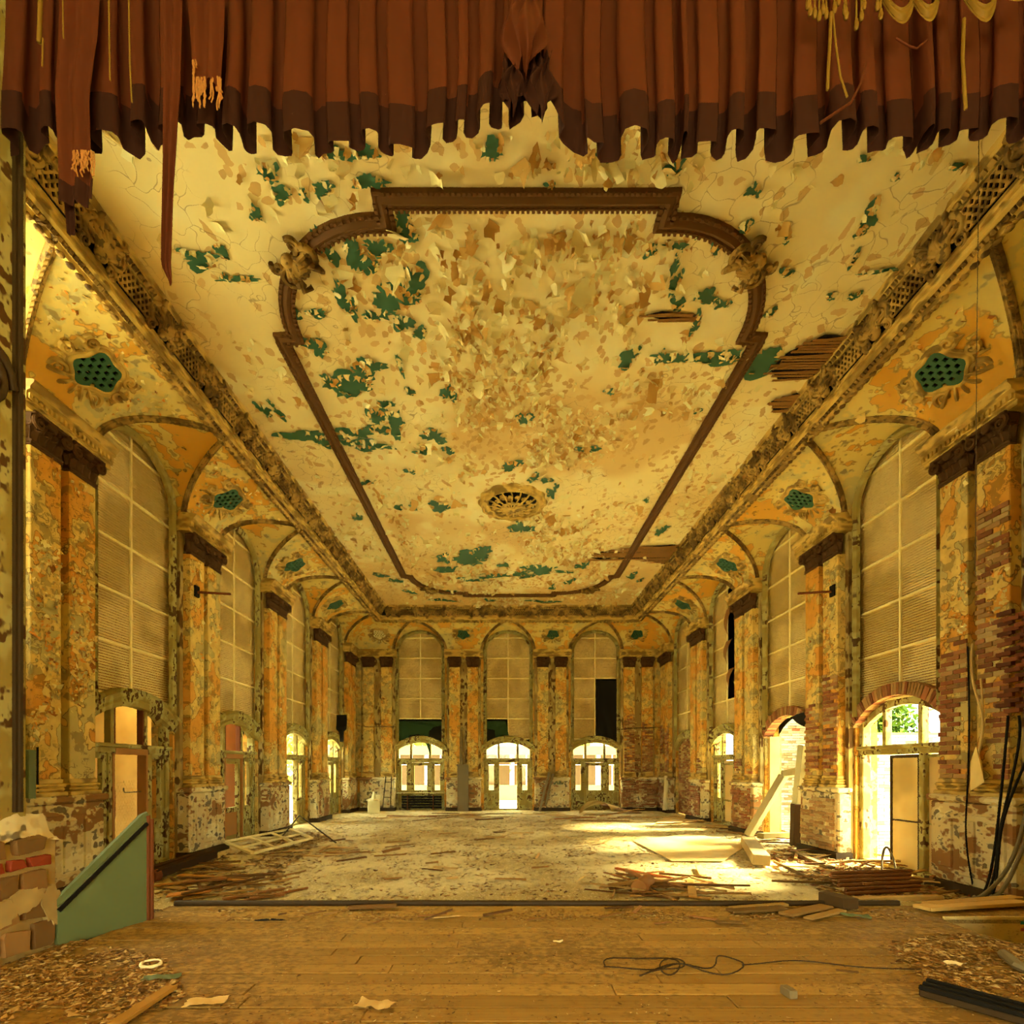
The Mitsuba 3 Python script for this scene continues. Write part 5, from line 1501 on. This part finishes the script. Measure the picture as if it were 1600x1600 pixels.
whole(k, tube([Bk(u, v, .36) for u, v in ((968, 1140), (985, 1138), (1010, 1137), (1040, 1137))], .016, 5), 'mat_dark')
k = thing('litter_bin', 'pale square bin with a pointed lid in the far corner', 'bin')
o = on_floor(584, 1271)
M = frame([o[0], o[1], .01], [.95, .2, 0], [-.2, .95, 0], [0, 0, 1])
put(k, 'body', tf(cbx(-.28, .28, -.22, .22, 0, .62, .03), M), 'mat_pale')
put(k, 'lid', tf(lathe([(.36, .60), (.36, .64), (.12, .72), (.03, 1.02), (0, 1.02)], 4), M), 'mat_pale')
put(k, 'handle_box', tf(cbx(.1, .32, -.1, .12, .64, .86, .04), M), 'mat_pale')
k = thing('leaning_rack', 'thin dark metal frame leaning on the end wall pedestal', 'frame')
mb = MB()
for a, b_ in (((603, 1213), (598, 1262)), ((612, 1213), (610, 1263)), ((602, 1222), (611, 1222)), ((600, 1246), (610, 1246))): mb.add(tube([Bk(*a, .48), Bk(*b_, .62 if b_[1] > 1250 else .55)], .022, 6))
whole(k, mb.mesh(), 'mat_dark')
k = thing('leaning_post', 'pair of weathered posts leaning on the pedestal with the small blue scrawl', 'post')
for a, b_ in (((858, 1207), (843, 1268)), ((864, 1209), (852, 1260))): put(k, 'post', (lambda p, q: tf(bx(0, np.linalg.norm(q - p), -.08, .08, -.05, .05), frame(p, unit(q - p), [0, 1, 0], np.cross(unit(q - p), [0, 1, 0]))))(Bk(*a, .48), Bk(*b_, .85)), 'mat_grey')
k = thing('wall_scrawl', 'small blue spray scrawl on the end wall pedestal', 'graffiti')
p = [Bk(865 + 15 * q, 1223 + 2.2 * math.sin(q * 16), .425) for q in np.linspace(0, 1, 40)]
whole(k, tube(p, .025, 5), 'mat_parapet')
k = thing('curled_board', 'big curled sheet of brown board slumped before the end wall', 'board')
o = on_floor(905, 1272); rows = []
for q in np.linspace(0, 1, 24):
    th = PI * (1 - q * .95)
    for w in np.linspace(0, 1, 5):
        rows.append([o[0] + .75 + .75 * math.cos(th) + .5 * w * q + .3 * w, o[1] + .9 * w, .02 + (.62 - .25 * w) * math.sin(th)])
put(k, 'curled_end', (np.array(rows), grid_faces(24, 5)), 'mat_panel', smooth=True)
rows = [[o[0] + 1.2 + 1.8 * q, o[1] + .2 + .9 * w, .05 + .34 * (1 - q) * (.5 + .5 * w) + .04 * math.sin(6 * q)] for q in np.linspace(0, 1, 14) for w in np.linspace(0, 1, 5)]
put(k, 'flat_end', (np.array(rows), grid_faces(14, 5)), 'mat_lath', smooth=True)
for lab, a, b_, w in (('long plank lying in front of the curled board', (938, 1276), (998, 1264), .16), ('plank propped over the curled board', (925, 1262), (952, 1240), .1), ('plank behind the curled board', (962, 1268), (1010, 1264), .14)):
    p0 = on_floor(*a) + [0, 0, .02]; p1 = np.array([(b_[0] - 785) * (p0[1] + .4) / 800, p0[1] + .4, max(EYE - (b_[1] - 1200) * (p0[1] + .4) / 800, .08)])
    stick('board_plank', lab, 'plank', None, p0, p1, w, .05, (170, 130, 72), .1, .006)
k = thing('cast_off_sheet', 'flat pale sheet lying near the far corner doorway', 'sheet')
c = [on_floor(*q) + [0, 0, .03] for q in ((1025, 1288), (1065, 1288), (1072, 1276), (1040, 1277))]
whole(k, MB().add((np.array(c + [q + [0, 0, .025] for q in c]), BOXF)).mesh(), 'mat_cream')
k = thing('draped_rag', 'pale rag hanging on a hook by the bricked-up doorway', 'cloth')
v = []
for q in np.linspace(0, 1, 12):
    for w in np.linspace(-.5, .5, 9): v.append(px(1041 + 3 * q + (4 + 13 * q) * w, 1212 + 54 * q, 24.2) + [0, .06 * math.cos(w * 14), 0])
whole(k, (np.array(v), grid_faces(12, 9)), 'mat_pale', smooth=True)
k = thing('down_pipe', 'rust-red downpipe in the corner of the stripped wall', 'pipe')
whole(k, tube([px(1046, 1060, 24.6), px(1046, 1220, 24.6)], .07, 10), 'mat_rust', smooth=40)
k = thing('sheet_panel', 'large pale sheet lying in the sunlit patch of the hall floor', 'sheet')
c = [on_floor(*q) + [0, 0, .025] for q in ((990, 1316), (1050, 1348), (1130, 1348), (1170, 1320), (1080, 1304))]
whole(k, extrude(Polygon([tuple(q[:2]) for q in c]), .012) if False else (lambda e: (e[0] + [0, 0, .03], e[1]))(extrude(Polygon([tuple(q[:2]) for q in c]).buffer(0), .012)), 'mat_cream')

# pipe brackets and fittings on the pilasters
for side, uv, lab in (('left', ((305, 925), (343, 925)), 'rusty pipe bracket sticking out of the ochre pilaster'), ('right', ((1303, 924), (1262, 926)), 'rust-red pipe stub on the half-stripped pilaster')):
    k = thing('pipe_bracket', lab, 'bracket')
    y = 12.25; (u0, v0), (u1, v1) = uv
    p0 = px(u0, v0, 12.2 if side == 'left' else 12.15); x = (-7.30 if side == 'left' else 7.85)
    p0[0] = x; sg = 1 if side == 'left' else -1
    p1 = p0 + [sg * .75, .15, .0]
    put(k, 'rod', tube([p0 - [sg * .03, 0, 0], p1], .03, 8), 'mat_rust', smooth=40)
    put(k, 'wall_plate', bx(*sorted((x, x + sg * .04)), p0[1] - .08, p0[1] + .08, p0[2] - .12, p0[2] + .14), 'mat_black')
k = thing('fuse_box', 'tall olive metal box on the pilaster beside the proscenium', 'box')
b0, b1 = px(48, 1172, 7.96), px(66, 1248, 8.12)
put(k, 'case', cbx(-7.5, -7.22, 7.80, 7.935, b1[2], b0[2], .01), 'mat_parapet')
put(k, 'conduit', tube([[-7.29, 8.03, b0[2] + .05], [-7.29, 8.03, b1[2] - .25]], .015, 6), 'mat_black')
# wires and conduit on the near stripped pilasters
def cab(name, lab, pts, r, mat, n=40):
    p = np.array(pts, float); t = np.linspace(0, len(p) - 1, n)
    from scipy.interpolate import CubicSpline
    q = CubicSpline(np.arange(len(p)), p)(t)
    k = thing(name, lab, 'cable'); whole(k, tube(q, r, 6), mat, smooth=True); return k
W = lambda u, v, X: px(u, v, X * 800 / (u - 785))
cab('black_cable', 'single black cable running down the near stripped pilaster to the floor', [W(1512, 1010, 7.8), W(1513, 1200, 7.78), W(1509, 1290, 7.7), W(1514, 1350, 7.7), on_floor(1522, 1398) + [0, 0, .03]], .012, 'mat_black')
cab('beige_cable', 'beige cable looping down between the near stripped pilasters', [W(1520, 1005, 7.8), W(1524, 1080, 7.75), W(1536, 1130, 7.75), W(1526, 1190, 7.8), W(1515, 1240, 7.8)], .018, 'mat_cream')
cab('beige_cable', 'second beige cable beside the looping one on the near stripped pilasters', [W(1532, 1060, 7.8), W(1535, 1120, 7.78), W(1530, 1170, 7.8), W(1520, 1230, 7.8)], .014, 'mat_cream')
for i, (pts, lab) in enumerate((([(1575, 1118), (1570, 1180), (1562, 1260), (1552, 1340), (1538, 1392)], 'black cable hanging in the bundle by the proscenium, slack one'), ([(1592, 1118), (1585, 1200), (1564, 1290), (1556, 1350), (1542, 1396)], 'black cable hanging in the bundle by the proscenium, tight one'),
                               ([(1612, 1160), (1590, 1220), (1566, 1290), (1558, 1360), (1546, 1400)], 'black cable of the bundle crossing the others'), ([(1606, 1250), (1596, 1300), (1572, 1360), (1536, 1398), (1524, 1400)], 'thick grey cable swinging in front of the bundle'),
                               ([(1610, 1290), (1592, 1340), (1570, 1385), (1548, 1400)], 'thick grey cable lowest of the bundle'))):
    cab('hanging_cable', lab, [px(u, v, 7.15 - .1 * i) for u, v in pts], .016 if i < 3 else .024, 'mat_black' if i < 3 else 'mat_grey')
k = thing('plaster_chute', 'tapering tan plaster channel on the near stripped pilaster', 'channel')
v = np.array([W(1516, 1190, 7.83), W(1534, 1190, 7.83), W(1538, 1222, 7.5), W(1516, 1236, 7.6), W(1525, 1165, 7.8)])
whole(k, trimesh.Trimesh(v).convex_hull, 'mat_panel')
k = thing('white_tube', 'white tube lying on the capital ledge of the near stripped pilasters', 'tube')
whole(k, tube([W(1462, 690, 7.72), W(1500, 667, 7.72)], .055, 10), 'mat_pale', smooth=40)
k = thing('brick_breakout', 'ragged patch of dark red brick broken out beside the proscenium', 'brick')
mb = MB()
for r in range(20):
    for c in range(2):
        p = W(1572 + c * 30 + (r % 2) * 12, 958 + r * 8.0, 7.86)
        if rd.random() < .78: mb.add(tf(bx(-.02 - rd.random() * .04, .02, -.125, .115, -.034, .030), frame(p, [1, 0, 0], [0, 1, 0], [0, 0, 1])), lin(*[(104, 52, 30), (84, 44, 26), (122, 66, 38)][rd.integers(3)]))
del labels[k]; put('wall_right', 'broken_brick_patch', mb.mesh(), 'mat_vc', color=mb.col(), kind='stuff')
# bundle of rusty pipes on the floor
for q in range(6):
    stick('rusty_pipe', ('rusty pipe of the bundle below the cream panels, lowest', 'rusty pipe of the bundle below the cream panels, second up', 'rusty pipe of the bundle below the cream panels, third up', 'rusty pipe of the bundle below the cream panels, fourth up', 'rusty pipe of the bundle below the cream panels, fifth up', 'rusty pipe of the bundle below the cream panels, topmost')[q], 'pipe', None,
          np.array([5.65 + .06 * (q % 2), 8.45 + .09 * q, .05 + .05 * q]), np.array([7.1 + .08 * (q % 3), 8.72 + .07 * q, .06 + .05 * q]), .06, .06, (128, 82, 42), .4, .015)
cab('bent_cable', 'grey cable bent over the rubble by the boarded doorway', [on_floor(1388, 1376) + [0, 0, .02], on_floor(1378, 1368) + [0, 0, .2], on_floor(1384, 1362) + [0, 0, .5], on_floor(1396, 1366) + [0, 0, .3], on_floor(1398, 1374) + [0, 0, .02]], .02, 'mat_grey')

# ------------------------------------------------------------------ on the stage
for lab, a, b_, w, h, c in (
        ('stacked pale board at the stage edge', (1142, 1424), (1228, 1419), .10, .03, (150, 118, 58)), ('board under the stacked pale one', (1140, 1428), (1226, 1425), .16, .03, (104, 76, 34)), ('broad plank slanting off the stage edge heap', (1226, 1434), (1292, 1422), .16, .03, (138, 104, 52)),
        ('plank end in the stage edge heap, beside the turquoise scrap', (1262, 1440), (1316, 1428), .10, .025, (160, 124, 66)), ('dark wedge of timber on the stage edge heap', (1290, 1412), (1330, 1425), .20, .12, (76, 54, 26)), ('thin splintered board in front of the stage edge heap', (1118, 1444), (1160, 1447), .09, .015, (112, 84, 40)),
        ('long pale plank over the stair well', (1440, 1424), (1596, 1416), .22, .04, (206, 168, 92)), ('second pale plank over the stair well', (1450, 1419), (1590, 1409), .16, .04, (190, 150, 78)), ('narrow plank along the stage edge towards the stair well', (1300, 1412), (1470, 1409), .10, .05, (170, 132, 66)),
        ('short dark plank lying on the stage lip left of the middle', (545, 1423), (620, 1421), .10, .03, (110, 76, 34)), ('thin dark strip on the stage lip near the middle', (945, 1423), (990, 1422), .05, .015, (84, 56, 24)),
        ('ochre plank lying askew at the bottom edge of the stage', (176, 1612), (268, 1552), .09, .03, (164, 122, 52)), ('thin stick on the boards beyond the wire coil', (1306, 1521), (1342, 1527), .02, .015, (96, 66, 26))):
    p0, p1 = onst(*a, h / 2 + .02), onst(*b_, h / 2 + .03)
    stick('stage_plank_scrap', lab, 'plank', None, p0, p1, w, h, c, .05, .005)
k = thing('steel_beam', 'heavy blackened ribbed beam lying at the corner of the stage', 'beam')
p0, p1 = onst(1442, 1553, .04), onst(1640, 1608, .04)
d = unit(p1 - p0); M = frame(p0, d, np.cross([0, 0, 1], d), [0, 0, 1]); ln = np.linalg.norm(p1 - p0)
put(k, 'web', tf(cbx(0, ln, -.10, .10, -.03, .02, .008), M), 'mat_dark')
for q in (-.09, 0, .09): put(k, 'flange', tf(cbx(0, ln, q - .018, q + .018, .02, .05, .005), M), 'mat_black')
k = thing('curved_channel', 'curved grey metal channel in the litter at the stage corner', 'channel')
whole(k, tube([onst(1568, 1494), onst(1574, 1506, .06), onst(1590, 1518, .05), onst(1625, 1528)], .04, 8), 'mat_grey', smooth=40)
k = thing('wire_coil', 'tangled loop of thin wire trailing across the stage boards', 'wire')
pts = [(945, 1512), (958, 1503), (1000, 1499), (1040, 1501), (1062, 1512), (1050, 1524), (1032, 1518), (1040, 1505), (1066, 1502), (1064, 1516), (1030, 1522), (1000, 1526), (1020, 1520), (1060, 1512), (1100, 1514), (1118, 1510), (1122, 1500), (1142, 1498), (1160, 1508), (1158, 1520), (1130, 1524), (1090, 1518), (1060, 1512), (1030, 1515), (990, 1518), (955, 1517), (945, 1512)]
from scipy.interpolate import CubicSpline
q = np.array([onst(u, v, .02 + .015 * math.sin(i * 2.1)) for i, (u, v) in enumerate(pts)])
q = CubicSpline(np.arange(len(q)), q)(np.linspace(0, len(q) - 1, 220))
put(k, 'coil', tube(q, .0055, 6), 'mat_dark', smooth=True)
q = np.array([onst(u, v, .012) for u, v in ((1160, 1510), (1210, 1505), (1260, 1504), (1330, 1512), (1400, 1516), (1440, 1517))]); q = CubicSpline(np.arange(6), q)(np.linspace(0, 5, 60))
put(k, 'trailing_end', tube(q, .005, 6), 'mat_dark', smooth=True)


def crumple(name, lab, cat, u, v, w, d, mat, rot=0.0, amp=.03, seed=1, n=14):
    r = np.random.default_rng(seed); o = on_floor(u, v, S)
    a, b_ = np.meshgrid(np.linspace(-.5, .5, n), np.linspace(-.5, .5, n), indexing='ij')
    X = np.stack([a * w + .02 * r.normal(size=a.shape) * w, b_ * d + .02 * r.normal(size=a.shape) * d], -1).reshape(-1, 2)
    z = amp * (meshkit.noise(np.column_stack([X * 16, X[:, :1] * 0 + seed]), seed) + .5 * np.abs(np.sin(X[:, 0] * 40 + X[:, 1] * 9 + seed)) * .4) + .006
    c, s = math.cos(rot), math.sin(rot)
    vv = np.column_stack([o[0] + X[:, 0] * c - X[:, 1] * s, o[1] + X[:, 0] * s + X[:, 1] * c, S + z])
    k = thing(name, lab, cat); whole(k, (vv, grid_faces(n, n)), mat, smooth=False)


crumple('crumpled_paper', 'crumpled sheet of old newspaper on the bare stage boards', 'paper', 585, 1574, .24, .13, 'mat_cream', -.2, .03, 2)
crumple('torn_paper', 'torn pale green paper on the littered stage boards', 'paper', 252, 1530, .26, .09, 'mat_parapet', .25, .02, 3)
crumple('cloth_scrap', 'wrinkled cream rag on the stage boards near the askew plank', 'cloth', 322, 1569, .26, .10, 'mat_cream', .2, .025, 5)
crumple('paper_scrap', 'small white paper scrap in the corner litter at the end of the wire', 'paper', 1492, 1512, .16, .06, 'mat_pale', .1, .05, 6, 8)
crumple('turquoise_scrap', 'pale turquoise plaster scrap beside the stage edge heap', 'scrap', 1336, 1435, .26, .10, 'mat_parapet', -.2, .05, 8, 8)
crumple('plaster_scrap', 'white plaster crumb on the open stage boards', 'scrap', 872, 1475, .09, .05, 'mat_pale', 0, .04, 9, 7)
k = thing('white_ring', 'white oval rim of broken crockery on the littered boards', 'ring')
o = on_floor(236, 1511, S); q = np.linspace(0, 2 * PI, 40, endpoint=False)
whole(k, tube(np.column_stack([o[0] + .075 * np.cos(q), o[1] + .05 * np.sin(q), S + .03 + .012 * np.sin(q)]), np.where(np.sin(q) > .3, .008, .014), 8, closed=True), 'mat_pale', smooth=True)
k = thing('wood_offcut', 'short square offcut of wood lying alone on the stage boards', 'offcut')
p0, p1 = onst(1224, 1552, .035), onst(1241, 1563, .035); d = unit(p1 - p0)
whole(k, tf(cbx(0, np.linalg.norm(p1 - p0), -.03, .03, -.03, .03, .006), frame(p0, d, np.cross([0, 0, 1], d), [0, 0, 1])), 'mat_grey')
k = thing('floor_hole', 'dark ragged hole in the stage boards near the stage lip', 'hole')
vv, ff = flat(ragged(*on_floor(424, 1438, S)[:2], .13, .05, 0, 20, .4, rd)); whole(k, (vv + [0, 0, S + .006], ff), 'mat_black')

# dust, leaves and crumbs
def crumbs(key, label, cat, P, size, cols, z, seed):
    r = np.random.default_rng(seed); n = len(P)
    v = r.normal(size=(n, 4, 3)) * (size * r.uniform(.4, 1.3, n))[:, None, None] * [1, 1, .35]
    v[:, :, 2] = np.abs(v[:, :, 2]); v += np.column_stack([P, np.full(n, z)])[:, None]
    f = (np.array([[0, 1, 2], [0, 2, 3], [0, 3, 1], [1, 3, 2]])[None] + (np.arange(n) * 4)[:, None, None]).reshape(-1, 3)
    c = np.array([lin(*q) for q in cols])[r.integers(len(cols), size=n)]
    tag(key, label, cat, None, 'stuff'); whole(key, (v.reshape(-1, 3), f), 'mat_vc', color=np.repeat(c, 4, 0))


LIT = [(120, 84, 36), (150, 112, 54), (176, 140, 78), (88, 60, 24), (196, 168, 108), (134, 92, 40)]
def patch(uv, n, h=0.0, power=.35):
    q = Polygon([tuple(on_floor(u, v, h)[:2]) for u, v in uv]); x0, y0, x1, y1 = q.bounds
    P = np.column_stack([rd.uniform(x0, x1, n * 4), rd.uniform(y0, y1, n * 4)])
    P = P[shapely.contains_xy(q, P[:, 0], P[:, 1])]
    w = meshkit.fbm(np.column_stack([P * 2.2, P[:, :1] * 0]), 3, 4)
    return P[rd.random(len(P)) < np.clip((w - power) * 4, .03, 1)][:n]
crumbs('leaf_litter', 'dry leaf litter and flakes heaped beside the rubble foot of the proscenium', 'litter', patch([(-20, 1490), (130, 1470), (260, 1500), (290, 1560), (150, 1620), (-20, 1620)], 7500, S, .22), .017, LIT, S + .004, 1)
crumbs('corner_litter', 'dry litter and splinters in the corner around the blackened beam', 'litter', patch([(1380, 1480), (1480, 1455), (1620, 1480), (1620, 1560), (1480, 1560)], 3600, S, .3), .017, LIT, S + .004, 2)
crumbs('stage_crumbs', 'crumbs of plaster scattered over the stage boards', 'crumbs', patch([(-20, 1430), (1620, 1430), (1620, 1620), (-20, 1620)], 5200, S, .42), .008, LIT, S + .003, 3)
crumbs('lip_crumbs', 'line of crumbs and splinters along the stage lip', 'crumbs', patch([(235, 1421), (1440, 1421), (1440, 1438), (220, 1440)], 2600, S, .36), .013, LIT, S + .004, 4)
crumbs('hall_rubble', 'broken plaster and splinters strewn over the hall floor', 'rubble', patch([(240, 1408), (1500, 1408), (1300, 1330), (1080, 1276), (530, 1276), (300, 1345)], 16000, 0, .36), .028, LIT + [(206, 190, 144)], .004, 5)
crumbs('wall_rubble', 'rubble banked along the foot of the stripped wall', 'rubble', patch([(1200, 1340), (1240, 1322), (1420, 1372), (1560, 1400), (1500, 1408), (1300, 1404)], 4200, 0, .25), .04, LIT + [(206, 190, 144), (150, 80, 44)], .01, 6)
crumbs('door_rubble', 'rubble banked along the foot of the intact doors', 'rubble', patch([(240, 1400), (470, 1404), (440, 1360), (520, 1310), (480, 1300), (330, 1345)], 3600, 0, .3), .035, LIT, .01, 7)
